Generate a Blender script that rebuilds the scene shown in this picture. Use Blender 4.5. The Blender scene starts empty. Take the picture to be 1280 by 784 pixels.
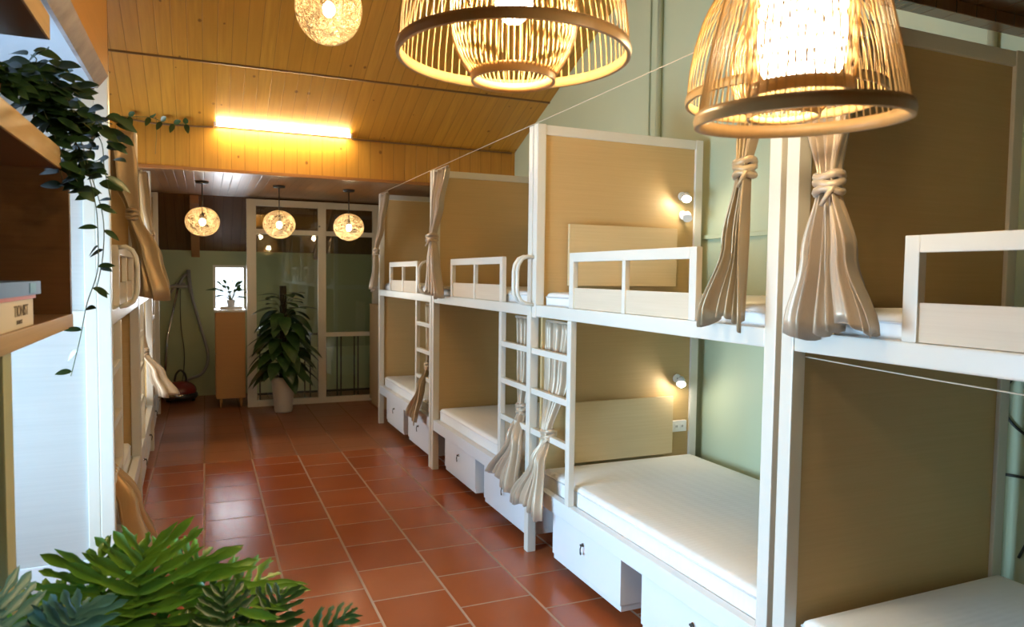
import bpy, bmesh, math, random
from mathutils import Vector, Matrix
random.seed(7)
sc = bpy.context.scene
COL = sc.collection
PI = math.pi
def R(a): return math.radians(a)

# ------------------------------------------------------------------ materials
class NT:
    def __init__(s, name):
        s.m = bpy.data.materials.new(name); s.m.use_nodes = True
        s.t = s.m.node_tree; s.t.nodes.clear()
        s.out = s.t.nodes.new('ShaderNodeOutputMaterial')
    def n(s, typ, **kw):
        nd = s.t.nodes.new('ShaderNode' + typ)
        ins = kw.pop('ins', {})
        for k, v in kw.items(): setattr(nd, k, v)
        for k, v in ins.items(): s.set(nd, k, v)
        return nd
    def set(s, nd, k, v):
        if isinstance(v, bpy.types.NodeSocket): s.t.links.new(v, nd.inputs[k])
        else:
            if isinstance(v, tuple) and len(v) == 3 and nd.inputs[k].type == 'RGBA': v = (*v, 1)
            nd.inputs[k].default_value = v
    def math(s, op, a, b=None, c=None):
        nd = s.n('Math', operation=op); s.set(nd, 0, a)
        if b is not None: s.set(nd, 1, b)
        if c is not None: s.set(nd, 2, c)
        return nd.outputs[0]
    def mix(s, f, a, b, mode='MIX'):
        nd = s.n('Mix', data_type='RGBA', blend_type=mode)
        s.set(nd, 0, f); s.set(nd, 6, a if not isinstance(a, tuple) else (*a, 1) if len(a) == 3 else a)
        s.set(nd, 7, b if not isinstance(b, tuple) else (*b, 1) if len(b) == 3 else b)
        return nd.outputs[2]
    def ramp(s, f, stops):
        nd = s.n('ValToRGB'); s.set(nd, 0, f)
        while len(nd.color_ramp.elements) < len(stops): nd.color_ramp.elements.new(0.5)
        for e, (p, c) in zip(nd.color_ramp.elements, stops):
            e.position = p; e.color = (*c, 1) if isinstance(c, tuple) else (c, c, c, 1)
        return nd.outputs[0]
    def noise(s, vec, scale, detail=3, rough=0.5):
        nd = s.n('TexNoise', ins={'Scale': scale, 'Detail': detail, 'Roughness': rough})
        s.set(nd, 'Vector', vec); return nd.outputs[0]
    def bump(s, h, strength=0.2, dist=0.01):
        nd = s.n('Bump', ins={'Strength': strength, 'Distance': dist}); s.set(nd, 'Height', h)
        return nd.outputs[0]
    def bsdf(s, color, rough=0.5, **kw):
        b = s.n('BsdfPrincipled'); s.set(b, 'Base Color', color); s.set(b, 'Roughness', rough)
        for k, v in kw.items(): s.set(b, k.replace('_', ' '), v)
        s.t.links.new(b.outputs[0], s.out.inputs[0]); return b
    def pos(s): return s.n('NewGeometry').outputs['Position']
    def obj(s): return s.n('TexCoord').outputs['Object']

def m_plain(name, color, rough=0.5, var=0.06, scale=6, bump=0.0, bscale=80, **kw):
    t = NT(name); o = t.obj()
    f = t.noise(o, scale, 4)
    c = t.mix(f, tuple(max(0, x*(1-var)) for x in color), tuple(min(1, x*(1+var)) for x in color))
    b = t.bsdf(c, rough, **kw)
    if bump: t.set(b, 'Normal', t.bump(t.noise(o, bscale, 3), bump, 0.002))
    return t.m

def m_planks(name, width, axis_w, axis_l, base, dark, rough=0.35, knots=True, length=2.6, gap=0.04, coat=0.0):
    """pine boards: axis_w = index of position axis across boards, axis_l = along."""
    t = NT(name); p = t.pos()
    sep = t.n('SeparateXYZ'); t.set(sep, 0, p)
    w = sep.outputs[axis_w]; l = sep.outputs[axis_l]
    u = t.math('DIVIDE', w, width)
    idx = t.math('FLOOR', u); fr = t.math('FRACT', u)
    wn = t.n('TexWhiteNoise', noise_dimensions='1D'); t.set(wn, 'W', idx)
    rnd = wn.outputs[0]
    cmb = t.n('CombineXYZ'); t.set(cmb, 0, t.math('ADD', t.math('MULTIPLY', w, 22.0), t.math('MULTIPLY', rnd, 90.0)))
    t.set(cmb, 1, t.math('MULTIPLY', l, 1.3)); t.set(cmb, 2, t.math('MULTIPLY', rnd, 31.0))
    grain = t.noise(cmb.outputs[0], 1.6, 5, 0.6)
    cmb2 = t.n('CombineXYZ'); t.set(cmb2, 0, t.math('MULTIPLY', w, 3.0)); t.set(cmb2, 1, t.math('MULTIPLY', l, 1.0)); t.set(cmb2, 2, rnd)
    broad = t.noise(cmb2.outputs[0], 1.5, 3)
    c = t.mix(t.ramp(grain, [(0.35, 0.0), (0.68, 1.0)]), base, tuple(a*0.5+b*0.5 for a, b in zip(base, dark)))
    c = t.mix(t.math('MULTIPLY', rnd, 0.75), c, tuple(a*0.55+b*0.45 for a, b in zip(base, dark)))
    c = t.mix(t.math('MULTIPLY', broad, 0.35), c, tuple(x*1.15 for x in base))
    if knots:
        cmb3 = t.n('CombineXYZ'); t.set(cmb3, 0, t.math('DIVIDE', w, width)); t.set(cmb3, 1, t.math('DIVIDE', l, width*1.25)); t.set(cmb3, 2, 0.0)
        v = t.n('TexVoronoi', feature='F1', voronoi_dimensions='2D', ins={'Scale': 1.0}); t.set(v, 'Vector', cmb3.outputs[0])
        sc_ = t.n('SeparateColor'); t.set(sc_, 0, v.outputs['Color'])
        d = t.math('DIVIDE', v.outputs['Distance'], t.math('ADD', 0.05, t.math('MULTIPLY', sc_.outputs[0], 0.13)))
        on = t.math('GREATER_THAN', sc_.outputs[1], 0.88)
        k = t.math('MULTIPLY', on, t.ramp(d, [(0.5, 1.0), (1.0, 0.0)]))
        c = t.mix(t.math('MULTIPLY', k, 0.8), c, tuple(x*0.55 for x in dark))
    e = t.math('MINIMUM', fr, t.math('SUBTRACT', 1.0, fr))
    g = t.ramp(e, [(0.0, 1.0), (gap, 0.0)])
    c = t.mix(t.math('MULTIPLY', g, 0.6), c, tuple(x*0.35 for x in dark))
    b = t.bsdf(c, rough, Coat_Weight=coat, Coat_Roughness=0.15)
    h = t.math('SUBTRACT', t.math('MULTIPLY', grain, 0.15), g)
    t.set(b, 'Normal', t.bump(h, 0.35, 0.004))
    return t.m

def m_lam(name, base, dark, axis='z', rough=0.5, strength=0.5):
    """laminate with fine horizontal grain"""
    t = NT(name); o = t.obj()
    mp = t.n('Mapping'); t.set(mp, 0, o)
    mp.inputs['Scale'].default_value = (2.0, 2.0, 90.0) if axis == 'z' else (90.0, 2.0, 2.0) if axis == 'x' else (2.0, 90.0, 2.0)
    g = t.noise(mp.outputs[0], 1.0, 5, 0.65)
    c = t.mix(t.math('MULTIPLY', t.ramp(g, [(0.35, 0.0), (0.7, 1.0)]), strength), base, dark)
    t.bsdf(c, rough)
    return t.m

def m_tiles():
    t = NT('terracotta_tiles'); p = t.pos()
    sep = t.n('SeparateXYZ'); t.set(sep, 0, p)
    X, Y = sep.outputs[0], sep.outputs[1]
    cx = t.math('DIVIDE', t.math('ADD', X, 0.02), 0.395)
    ci = t.math('FLOOR', cx); cf = t.math('FRACT', cx)
    par = t.math('MODULO', t.math('ADD', ci, 40.0), 2.0)
    ry = t.math('ADD', t.math('DIVIDE', t.math('SUBTRACT', Y, 3.94), 0.395), t.math('MULTIPLY', par, -0.42))
    ri = t.math('FLOOR', ry); rf = t.math('FRACT', ry)
    cb = t.n('CombineXYZ'); t.set(cb, 0, ci); t.set(cb, 1, ri)
    wn = t.n('TexWhiteNoise', noise_dimensions='2D'); t.set(wn, 'Vector', cb.outputs[0])
    r = wn.outputs[0]
    ex = t.math('MINIMUM', cf, t.math('SUBTRACT', 1.0, cf)); ey = t.math('MINIMUM', rf, t.math('SUBTRACT', 1.0, rf))
    gx = t.ramp(ex, [(0.010, 1.0), (0.020, 0.0)]); gy = t.ramp(ey, [(0.007, 1.0), (0.015, 0.0)])
    g = t.math('MAXIMUM', gx, gy)
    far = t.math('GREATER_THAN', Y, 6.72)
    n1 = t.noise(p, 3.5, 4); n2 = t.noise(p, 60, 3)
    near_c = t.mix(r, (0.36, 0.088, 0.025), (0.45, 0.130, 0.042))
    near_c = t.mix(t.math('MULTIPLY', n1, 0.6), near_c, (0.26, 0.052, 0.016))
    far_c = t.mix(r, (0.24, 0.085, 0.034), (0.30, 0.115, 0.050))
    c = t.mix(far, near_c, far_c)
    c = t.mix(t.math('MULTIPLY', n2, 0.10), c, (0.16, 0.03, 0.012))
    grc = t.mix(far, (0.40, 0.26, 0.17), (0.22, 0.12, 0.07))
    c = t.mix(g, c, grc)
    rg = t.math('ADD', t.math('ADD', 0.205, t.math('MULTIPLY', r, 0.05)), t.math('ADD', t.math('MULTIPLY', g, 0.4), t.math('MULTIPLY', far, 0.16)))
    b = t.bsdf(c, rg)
    hh = t.math('MULTIPLY', g, -1.0)
    t.set(b, 'Normal', t.bump(hh, 0.25, 0.004))
    return t.m

def m_emit(name, color, strength):
    t = NT(name); e = t.n('Emission'); t.set(e, 0, (*color, 1)); t.set(e, 1, strength)
    t.t.links.new(e.outputs[0], t.out.inputs[0]); return t.m

def m_glass(name, tint=(0.93, 0.97, 0.95), refl=0.10):
    t = NT(name)
    tr = t.n('BsdfTransparent'); t.set(tr, 0, (*tint, 1))
    gl = t.n('BsdfGlossy', ins={'Roughness': 0.02})
    fr = t.n('Fresnel', ins={'IOR': 1.45})
    mx = t.n('MixShader'); t.set(mx, 0, t.math('ADD', fr.outputs[0], refl*0.3))
    t.t.links.new(tr.outputs[0], mx.inputs[1]); t.t.links.new(gl.outputs[0], mx.inputs[2])
    t.t.links.new(mx.outputs[0], t.out.inputs[0]); return t.m

def m_fabric(name, a, b_, rough=0.42, sheen=0.4, metallic=0.0):
    t = NT(name); o = t.obj()
    mp = t.n('Mapping'); t.set(mp, 0, o); mp.inputs['Scale'].default_value = (400, 400, 25)
    g = t.noise(mp.outputs[0], 1.0, 3)
    c = t.mix(g, a, b_)
    b = t.bsdf(c, rough, Sheen_Weight=sheen, Metallic=metallic, Specular_IOR_Level=0.6)
    t.set(b, 'Normal', t.bump(g, 0.1, 0.001))
    return t.m

def m_quilt():
    t = NT('quilted_mattress_cover'); o = t.obj()
    sep = t.n('SeparateXYZ'); t.set(sep, 0, o)
    w = t.math('SINE', t.math('MULTIPLY', sep.outputs[0], 230.0))
    q = t.math('SINE', t.math('ADD', t.math('MULTIPLY', sep.outputs[1], 90.0), t.math('MULTIPLY', w, 0.6)))
    h = t.math('MULTIPLY', t.math('ADD', w, t.math('MULTIPLY', q, 0.4)), 0.5)
    c = t.mix(t.noise(o, 3, 3), (0.80, 0.80, 0.79), (0.86, 0.86, 0.85))
    b = t.bsdf(c, 0.75)
    t.set(b, 'Normal', t.bump(h, 0.25, 0.003))
    return t.m

def m_leaf(name, a, b_, rough=0.35, coat=0.2):
    t = NT(name); o = t.obj()
    c = t.mix(t.ramp(t.noise(o, 9, 3), [(0.35, 0.0), (0.65, 1.0)]), a, b_)
    b = t.bsdf(c, rough, Coat_Weight=coat, Coat_Roughness=0.2)
    t.set(b, 'Subsurface Weight', 0.0)
    t.set(b, 'Normal', t.bump(t.noise(o, 40, 2), 0.15, 0.003))
    return t.m

M = {}
M['white'] = m_plain('white_painted_metal', (0.72, 0.69, 0.61), 0.33, 0.03)
M['box'] = m_plain('white_board', (0.76, 0.79, 0.82), 0.35, 0.02)
M['boxin'] = m_plain('grey_lilac_board', (0.40, 0.40, 0.47), 0.5, 0.03)
M['panel'] = m_lam('beige_laminate', (0.58, 0.405, 0.185), (0.49, 0.33, 0.135), strength=0.4)
M['endpanel'] = m_lam('pale_grey_laminate', (0.52, 0.51, 0.49), (0.45, 0.445, 0.43), strength=0.5, rough=0.35)
M['board'] = m_lam('light_beige_laminate', (0.68, 0.53, 0.30), (0.60, 0.45, 0.24))
M['infill'] = m_lam('pale_ash_laminate', (0.68, 0.58, 0.44), (0.60, 0.49, 0.35))
M['mattress'] = m_quilt()
M['piping'] = m_plain('mattress_edge_tape', (0.80, 0.80, 0.80), 0.7, 0.02)
M['curtain'] = m_fabric('champagne_satin', (0.40, 0.29, 0.155), (0.47, 0.355, 0.21), 0.36, 0.3, 0.25)
M['curtain2'] = m_fabric('dusky_beige_satin', (0.46, 0.36, 0.25), (0.54, 0.43, 0.31), 0.36, 0.3, 0.2)
M['curtain3'] = m_fabric('amber_satin', (0.42, 0.24, 0.09), (0.50, 0.30, 0.12), 0.36, 0.3, 0.2)
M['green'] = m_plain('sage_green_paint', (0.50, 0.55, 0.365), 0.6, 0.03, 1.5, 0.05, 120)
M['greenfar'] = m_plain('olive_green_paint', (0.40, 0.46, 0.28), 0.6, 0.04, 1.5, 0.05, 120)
M['lit_lower_wall'] = m_plain('green_paint_with_light', (0.74, 0.82, 0.52), 0.5, 0.03, 1.5)  # paler green stands in for light falling on the lower wall
M['cream'] = m_plain('cream_paint', (0.72, 0.68, 0.58), 0.6, 0.03, 1.5)
M['pine_slope'] = m_planks('pine_boards_on_roof_slope', 0.105, 0, 1, (0.58, 0.305, 0.046), (0.28, 0.10, 0.014), 0.35)
M['pine_beam'] = m_planks('pine_boards_on_beam', 0.115, 0, 2, (0.58, 0.305, 0.046), (0.30, 0.11, 0.014), 0.35)
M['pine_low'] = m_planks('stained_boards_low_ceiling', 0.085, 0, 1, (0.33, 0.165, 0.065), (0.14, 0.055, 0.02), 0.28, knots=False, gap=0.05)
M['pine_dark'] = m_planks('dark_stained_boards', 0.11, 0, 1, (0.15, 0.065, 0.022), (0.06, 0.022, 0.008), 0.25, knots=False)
M['rafter'] = m_lam('orange_rafter_timber', (0.36, 0.155, 0.045), (0.22, 0.085, 0.022), axis='z', rough=0.4)
M['soffit_wood'] = m_lam('orange_veneer', (0.52, 0.235, 0.045), (0.40, 0.165, 0.03), axis='z', rough=0.35)
M['soffit_white'] = m_plain('blue_white_board', (0.42, 0.455, 0.51), 0.3, 0.02)
M['moulding'] = m_plain('mottled_grey_brown_moulding', (0.27, 0.22, 0.21), 0.4, 0.9, 14)
M['shelf'] = m_lam('walnut_shelf_board', (0.17, 0.085, 0.032), (0.11, 0.05, 0.018), axis='z', rough=0.45)
M['shelf_edge'] = m_lam('oak_edge_band', (0.56, 0.36, 0.16), (0.44, 0.26, 0.10), axis='z', rough=0.4)
M['olive'] = m_plain('olive_gloss_paint', (0.36, 0.34, 0.15), 0.4, 0.06)
M['olive2'] = m_plain('pale_olive_edge', (0.50, 0.49, 0.28), 0.4, 0.04)
M['oak'] = m_lam('honey_oak_veneer', (0.56, 0.30, 0.11), (0.48, 0.24, 0.08), axis='z', rough=0.4, strength=0.5)
M['tan'] = m_lam('tan_board', (0.60, 0.42, 0.22), (0.52, 0.35, 0.17), axis='z')
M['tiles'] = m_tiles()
M['pvc'] = m_plain('white_pvc_frame', (0.74, 0.72, 0.66), 0.35, 0.02)
M['glass'] = m_glass('clear_glass', (0.93, 0.96, 0.93))
M['clear'] = m_glass('window_glass', (0.97, 0.98, 0.99), 0.02)
M['iron'] = m_plain('black_iron', (0.03, 0.035, 0.03), 0.4, 0.1)
M['black'] = m_plain('black_plastic', (0.02, 0.02, 0.02), 0.4, 0.1)
M['grey'] = m_plain('grey_plastic', (0.22, 0.22, 0.22), 0.35, 0.05)
M['chrome'] = m_plain('chrome_metal', (0.75, 0.75, 0.76), 0.15, 0.02, Metallic=1.0)
M['red'] = m_plain('dark_red_plastic', (0.20, 0.025, 0.02), 0.25, 0.05)
M['bamboo'] = m_lam('bamboo_strip', (0.66, 0.42, 0.15), (0.55, 0.32, 0.10), axis='z', rough=0.35)
M['bamboo_rim'] = m_lam('bent_bamboo_rim', (0.66, 0.42, 0.17), (0.56, 0.33, 0.12), axis='x', rough=0.35)
M['rattan'] = m_plain('pale_woven_rattan', (0.78, 0.62, 0.38), 0.5, 0.1)
M['bulb'] = m_emit('warm_bulb', (1.0, 0.78, 0.46), 210)
M['bulb_white'] = m_emit('bright_bulb', (1.0, 0.84, 0.60), 15)
M['bulb_globe'] = m_emit('globe_bulb', (1.0, 0.78, 0.48), 105)
M['tube'] = m_emit('fluorescent_tube', (1.0, 0.78, 0.42), 95)
M['tube_unseen'] = m_emit('added_unseen_tube', (1.0, 0.76, 0.38), 160)
M['spot'] = m_emit('reading_spot', (1.0, 0.86, 0.66), 220)
M['whiteplastic'] = m_plain('white_plastic', (0.80, 0.79, 0.77), 0.3, 0.02)
M['leaf_dark'] = m_leaf('dark_glossy_leaf', (0.020, 0.060, 0.016), (0.045, 0.105, 0.028))
M['leaf_green'] = m_leaf('bright_green_leaf', (0.07, 0.22, 0.018), (0.17, 0.38, 0.035), 0.32, 0.35)
M['leaf_deep'] = m_leaf('deep_green_leaf', (0.022, 0.085, 0.022), (0.05, 0.14, 0.035), 0.3)
M['leaf_blue'] = m_leaf('blue_green_leaf', (0.07, 0.24, 0.25), (0.15, 0.36, 0.36), 0.35)
M['leaf_vine'] = m_leaf('vine_leaf', (0.018, 0.055, 0.018), (0.04, 0.095, 0.03), 0.4)
M['stem'] = m_plain('plant_stem', (0.13, 0.15, 0.06), 0.5, 0.2)
M['moss'] = m_plain('dark_moss_pole', (0.025, 0.022, 0.012), 0.95, 0.5, 40, 0.8, 90)
M['soil'] = m_plain('potting_soil', (0.035, 0.022, 0.014), 0.95, 0.4, 40, 0.8, 90)
M['pot_white'] = m_plain('white_ceramic', (0.72, 0.68, 0.64), 0.3, 0.03)
M['terracotta'] = m_plain('terracotta_pot', (0.40, 0.13, 0.06), 0.7, 0.12)
M['wire'] = m_plain('cord_wire', (0.72, 0.62, 0.46), 0.4, 0.05)
M['cable'] = m_plain('dark_cable', (0.025, 0.028, 0.025), 0.5, 0.1)
M['cable_br'] = m_plain('brown_cable', (0.20, 0.11, 0.05), 0.5, 0.1)
M['pipe'] = m_plain('green_painted_pipe', (0.44, 0.50, 0.35), 0.5, 0.03)
M['book_cream'] = m_plain('cream_book_cover', (0.74, 0.62, 0.44), 0.5, 0.05)
M['book_blue'] = m_plain('blue_book_cover', (0.05, 0.13, 0.27), 0.4, 0.2)
M['book_teal'] = m_plain('teal_book_band', (0.06, 0.24, 0.34), 0.4, 0.1)
M['book_orange'] = m_plain('orange_red_book_cover', (0.62, 0.12, 0.035), 0.4, 0.1)
M['pages'] = m_plain('book_pages', (0.66, 0.56, 0.42), 0.8, 0.08, 60)
M['ink'] = m_plain('grey_brown_print', (0.18, 0.13, 0.09), 0.7, 0.1)

# ------------------------------------------------------------------ mesh helpers
def B(): return bmesh.new()
def box(bm, x0, x1, y0, y1, z0, z1, bev=0.0, mat=0):
    t = bmesh.new()
    bmesh.ops.create_cube(t, size=1)
    for v in t.verts: v.co = Vector(((x0+x1)/2 + v.co.x*(x1-x0), (y0+y1)/2 + v.co.y*(y1-y0), (z0+z1)/2 + v.co.z*(z1-z0)))
    if bev > 0: bmesh.ops.bevel(t, geom=list(t.edges), offset=bev, segments=2, affect='EDGES', profile=0.7)
    merge(bm, t, mat)
def merge(bm, t, mat=0, mx=None):
    if mx is not None: t.transform(mx)
    mp = {}
    for v in t.verts: mp[v] = bm.verts.new(v.co)
    for f in t.faces:
        try:
            nf = bm.faces.new([mp[v] for v in f.verts]); nf.material_index = mat; nf.smooth = f.smooth
        except ValueError: pass
    t.free()
def tube(bm, pts, r, seg=8, cap=True, mat=0, closed=False):
    pts = [Vector(p) for p in pts]; n = len(pts)
    rs = r if isinstance(r, (list, tuple)) else [r]*n
    rings = []; up = None
    for i, p in enumerate(pts):
        if closed: d = pts[(i+1) % n] - pts[i-1]
        else: d = pts[min(i+1, n-1)] - pts[max(i-1, 0)]
        if d.length < 1e-9: d = Vector((0, 0, 1))
        d.normalize()
        if up is None:
            up = Vector((0, 0, 1)) if abs(d.z) < 0.9 else Vector((1, 0, 0))
        a = d.cross(up)
        if a.length < 1e-6: a = d.cross(Vector((0, 1, 0)))
        a.normalize(); up = a.cross(d).normalized(); b = up
        rings.append([bm.verts.new(p + (a*math.cos(2*PI*k/seg) + b*math.sin(2*PI*k/seg))*rs[i]) for k in range(seg)])
    rng = range(n if closed else n-1)
    for i in rng:
        A, C = rings[i], rings[(i+1) % n]
        for k in range(seg):
            f = bm.faces.new((A[k], A[(k+1) % seg], C[(k+1) % seg], C[k])); f.smooth = True; f.material_index = mat
    if cap and not closed:
        bm.faces.new(list(reversed(rings[0]))).material_index = mat; bm.faces.new(rings[-1]).material_index = mat
def lathe(bm, prof, cx=0, cy=0, seg=32, mat=0, smooth=True):
    rings = []
    for r, z in prof:
        rings.append([bm.verts.new((cx + r*math.cos(2*PI*k/seg), cy + r*math.sin(2*PI*k/seg), z)) for k in range(seg)])
    for A, C in zip(rings[:-1], rings[1:]):
        for k in range(seg):
            f = bm.faces.new((A[k], A[(k+1) % seg], C[(k+1) % seg], C[k])); f.smooth = smooth; f.material_index = mat
def disc(bm, r, z, cx=0, cy=0, seg=32, mat=0):
    f = bm.faces.new([bm.verts.new((cx + r*math.cos(2*PI*k/seg), cy + r*math.sin(2*PI*k/seg), z)) for k in range(seg)]); f.material_index = mat
def ball(bm, c, r, sub=2, sx=1, sy=1, sz=1, mat=0):
    t = bmesh.new(); bmesh.ops.create_icosphere(t, subdivisions=sub, radius=r)
    for v in t.verts: v.co = Vector((c[0] + v.co.x*sx, c[1] + v.co.y*sy, c[2] + v.co.z*sz))
    for f in t.faces: f.smooth = True
    merge(bm, t, mat)
def sweep_box(bm, prof, a0, a1, axis=1, mat=0):
    """prof: list of 2-D points (the other two axes, in xyz order), extruded along axis."""
    def mk(q, a):
        return (a, q[0], q[1]) if axis == 0 else (q[0], a, q[1]) if axis == 1 else (q[0], q[1], a)
    A = [bm.verts.new(mk(q, a0)) for q in prof]; C = [bm.verts.new(mk(q, a1)) for q in prof]
    n = len(prof)
    for k in range(n): bm.faces.new((A[k], A[(k+1) % n], C[(k+1) % n], C[k])).material_index = mat
    bm.faces.new(list(reversed(A))).material_index = mat; bm.faces.new(C).material_index = mat

def obj(name, bm, mats, parent=None, frame=None):
    bmesh.ops.recalc_face_normals(bm, faces=list(bm.faces))
    me = bpy.data.meshes.new(name); bm.to_mesh(me); bm.free()
    for m in (mats if isinstance(mats, (list, tuple)) else [mats]): me.materials.append(m)
    o = bpy.data.objects.new(name, me); COL.objects.link(o)
    if parent: o.parent = parent
    if frame is not None: o.matrix_world = frame
    return o
def tag(o, label=None, cat=None, group=None, kind=None):
    if label: o['label'] = label
    if cat: o['category'] = cat
    if group: o['group'] = group
    if kind: o['kind'] = kind
    return o
def thing(name, loc, label, cat, rotz=0, group=None):
    o = bpy.data.objects.new(name, None); COL.objects.link(o); o.empty_display_size = 0.1
    o.location = loc; o.rotation_euler = (0, 0, rotz)
    return tag(o, label, cat, group)
def struct(name, bm, mats, label=None, parent=None):
    o = obj(name, bm, mats, parent); 
    if parent is None: o['kind'] = 'structure'
    if label: o['label'] = label; 
    return o

# ------------------------------------------------------------------ dimensions
XW, XL = 3.03, -1.68            # right / left wall faces
YB, YN = 10.45, -2.2            # back wall, wall behind the camera
XR = 1.78                       # front of the right-hand bunks
ZL = 2.60                       # far low ceiling
ZN = 2.70                       # near low ceiling
YBEAM, ZBEAM = 7.0, 2.975
YRIDGE = 4.43; ZR = ZBEAM + 0.43*(YBEAM-YRIDGE); YNB = 1.86
ZNB = ZR - 0.43*(YRIDGE-YNB)
YF = 9.35                       # glass partition

# ------------------------------------------------------------------ setting
def quad(bm, pts, mat=0):
    bm.faces.new([bm.verts.new(p) for p in pts]).material_index = mat
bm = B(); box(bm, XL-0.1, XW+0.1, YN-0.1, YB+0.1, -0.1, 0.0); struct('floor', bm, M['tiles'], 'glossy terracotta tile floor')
# right wall
bm = B(); box(bm, XW, XW+0.1, YN, YB+0.1, 0, 4.3)
struct('wall_right', bm, M['green'], 'sage green wall behind the right row of bunks')
# back wall with window opening
wx0, wx1, wz0, wz1 = 0.10, 0.52, 1.16, 1.77
bm = B()
box(bm, XL-0.1, wx0, YB, YB+0.1, 0, 2.7); box(bm, wx1, XW+0.1, YB, YB+0.1, 0, 2.7)
box(bm, wx0, wx1, YB, YB+0.1, 0, wz0); box(bm, wx0, wx1, YB, YB+0.1, wz1, 2.7)
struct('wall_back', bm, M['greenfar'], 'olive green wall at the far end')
bm = B(); box(bm, 0.62, XW, YB-0.04, YB, 0.0, 0.62); struct('trim_1', bm, M['lit_lower_wall'], 'lit lower green wall behind the glass, its light put into the colour')
wnum = [0]
def window(name, axis, a, u0, u1, z0, z1, label, mull=1, thick=0.1):
    """window frame in wall plane x=a or y=a between u0..u1"""
    bm = B(); f = 0.035
    def bb(ua, ub, za, zb, d0=0.02, d1=0.07):
        if axis == 'x': box(bm, a+d0, a+d1, ua, ub, za, zb, 0.004)
        else: box(bm, ua, ub, a+d0, a+d1, za, zb, 0.004)
    bb(u0, u1, z0, z0+f); bb(u0, u1, z1-f, z1); bb(u0, u0+f, z0+f, z1-f); bb(u1-f, u1, z0+f, z1-f)
    for i in range(mull):
        c = u0 + (u1-u0)*(i+1)/(mull+1); bb(c-f/2, c+f/2, z0+f, z1-f)
    o = struct(name, bm, M['pvc'], label)
    bm = B()
    if axis == 'x': box(bm, a+0.043, a+0.047, u0+f, u1-f, z0+f, z1-f)
    else: box(bm, u0+f, u1-f, a+0.043, a+0.047, z0+f, z1-f)
    obj('window_glass', bm, M['clear'], o)
    return o
window('window_1', 'y', YB, wx0, wx1, wz0, wz1, 'small bright window above the oak cabinet', 0)
# left wall with two window openings
NW = (1.55, 3.33, 0.55, 1.95); FW = (5.65, 7.2, 0.55, 2.45)
bm = B()
def wl(y0, y1, z0, z1): box(bm, XL-0.1, XL, y0, y1, z0, z1)
wl(YN, NW[0], 0, 4.3); wl(NW[0], NW[1], 0, NW[2]); wl(NW[0], NW[1], NW[3], 4.3); wl(NW[1], FW[0], 0, 4.3)
wl(FW[0], FW[1], 0, FW[2]); wl(FW[0], FW[1], FW[3], 4.3); wl(FW[1], YB+0.1, 0, 4.3)
struct('wall_left', bm, M['cream'], 'cream wall behind the left row of bunks')
window('window_2', 'x', XL-0.09, NW[0], NW[1], NW[2], NW[3], 'wide window in the left wall near the shelf', 2)
window('window_3', 'x', XL-0.09, FW[0], FW[1], FW[2], FW[3], 'bright window behind the middle left bunk', 1)
# wall behind the camera
bm = B(); box(bm, XL-0.1, XW+0.1, YN-0.1, YN, 0, 4.3); struct('wall_front', bm, M['green'], 'green wall behind the camera')
# main roof slopes
bm = B()
def slope(bm, ya, za, yb, zb, t=0.06):
    A = [(XL, ya, za), (XW, ya, za), (XW, yb, zb), (XL, yb, zb)]
    vs = [bm.verts.new(p) for p in A] + [bm.verts.new((p[0], p[1], p[2]+t)) for p in A]
    for f in ((3,2,1,0), (4,5,6,7), (0,1,5,4), (1,2,6,5), (2,3,7,6), (3,0,4,7)): bm.faces.new([vs[i] for i in f])
slope(bm, YRIDGE, ZR, YBEAM+0.05, ZBEAM-0.0215); slope(bm, YNB-0.05, ZNB-0.0215, YRIDGE, ZR)
struct('ceiling', bm, M['pine_slope'], 'knotty pine board ceiling sloping down from the ridge')
# seam strip across the slope
zs = ZBEAM + 0.43*(YBEAM-6.18)
bm = B(); box(bm, XL, XW, 6.172, 6.188, zs-0.012, zs+0.02); struct('trim_2', bm, M['cable_br'], 'thin joint strip across the pine ceiling')
# beam faces
bm = B(); box(bm, XL, XW, YBEAM, YBEAM+0.05, ZL, ZBEAM+0.02); box(bm, XL, XW, YNB-0.05, YNB, ZN, ZNB+0.02)
struct('trim_3', bm, M['pine_beam'], 'upright pine boards above the low ceiling edge')
bm = B(); box(bm, XL, XW, YBEAM-0.012, YBEAM+0.06, ZL-0.025, ZL+0.004, 0.003); struct('trim_4', bm, M['rafter'], 'edge strip under the upright pine boards')
# low ceilings
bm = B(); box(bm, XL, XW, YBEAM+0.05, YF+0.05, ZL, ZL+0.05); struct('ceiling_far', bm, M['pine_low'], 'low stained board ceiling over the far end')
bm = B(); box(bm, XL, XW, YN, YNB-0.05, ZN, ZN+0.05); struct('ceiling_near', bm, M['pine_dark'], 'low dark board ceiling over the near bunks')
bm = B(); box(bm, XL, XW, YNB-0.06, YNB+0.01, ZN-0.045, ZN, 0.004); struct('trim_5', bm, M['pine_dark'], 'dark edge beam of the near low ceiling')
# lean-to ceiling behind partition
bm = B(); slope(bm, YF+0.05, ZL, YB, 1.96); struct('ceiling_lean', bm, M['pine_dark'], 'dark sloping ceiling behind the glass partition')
for k, x in enumerate((-0.16, 1.42)):
    bm = B(); A = [(YF+0.06, ZL-0.005), (YB, 1.955), (YB, 1.87), (YF+0.06, ZL-0.10)]
    sweep_box(bm, A, x, x+0.10, 0); struct('trim_%d' % (6+k), bm, M['rafter'], 'orange timber rafter under the dark sloping ceiling, ' + ('left of the partition' if k == 0 else 'behind the glass'))
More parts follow.
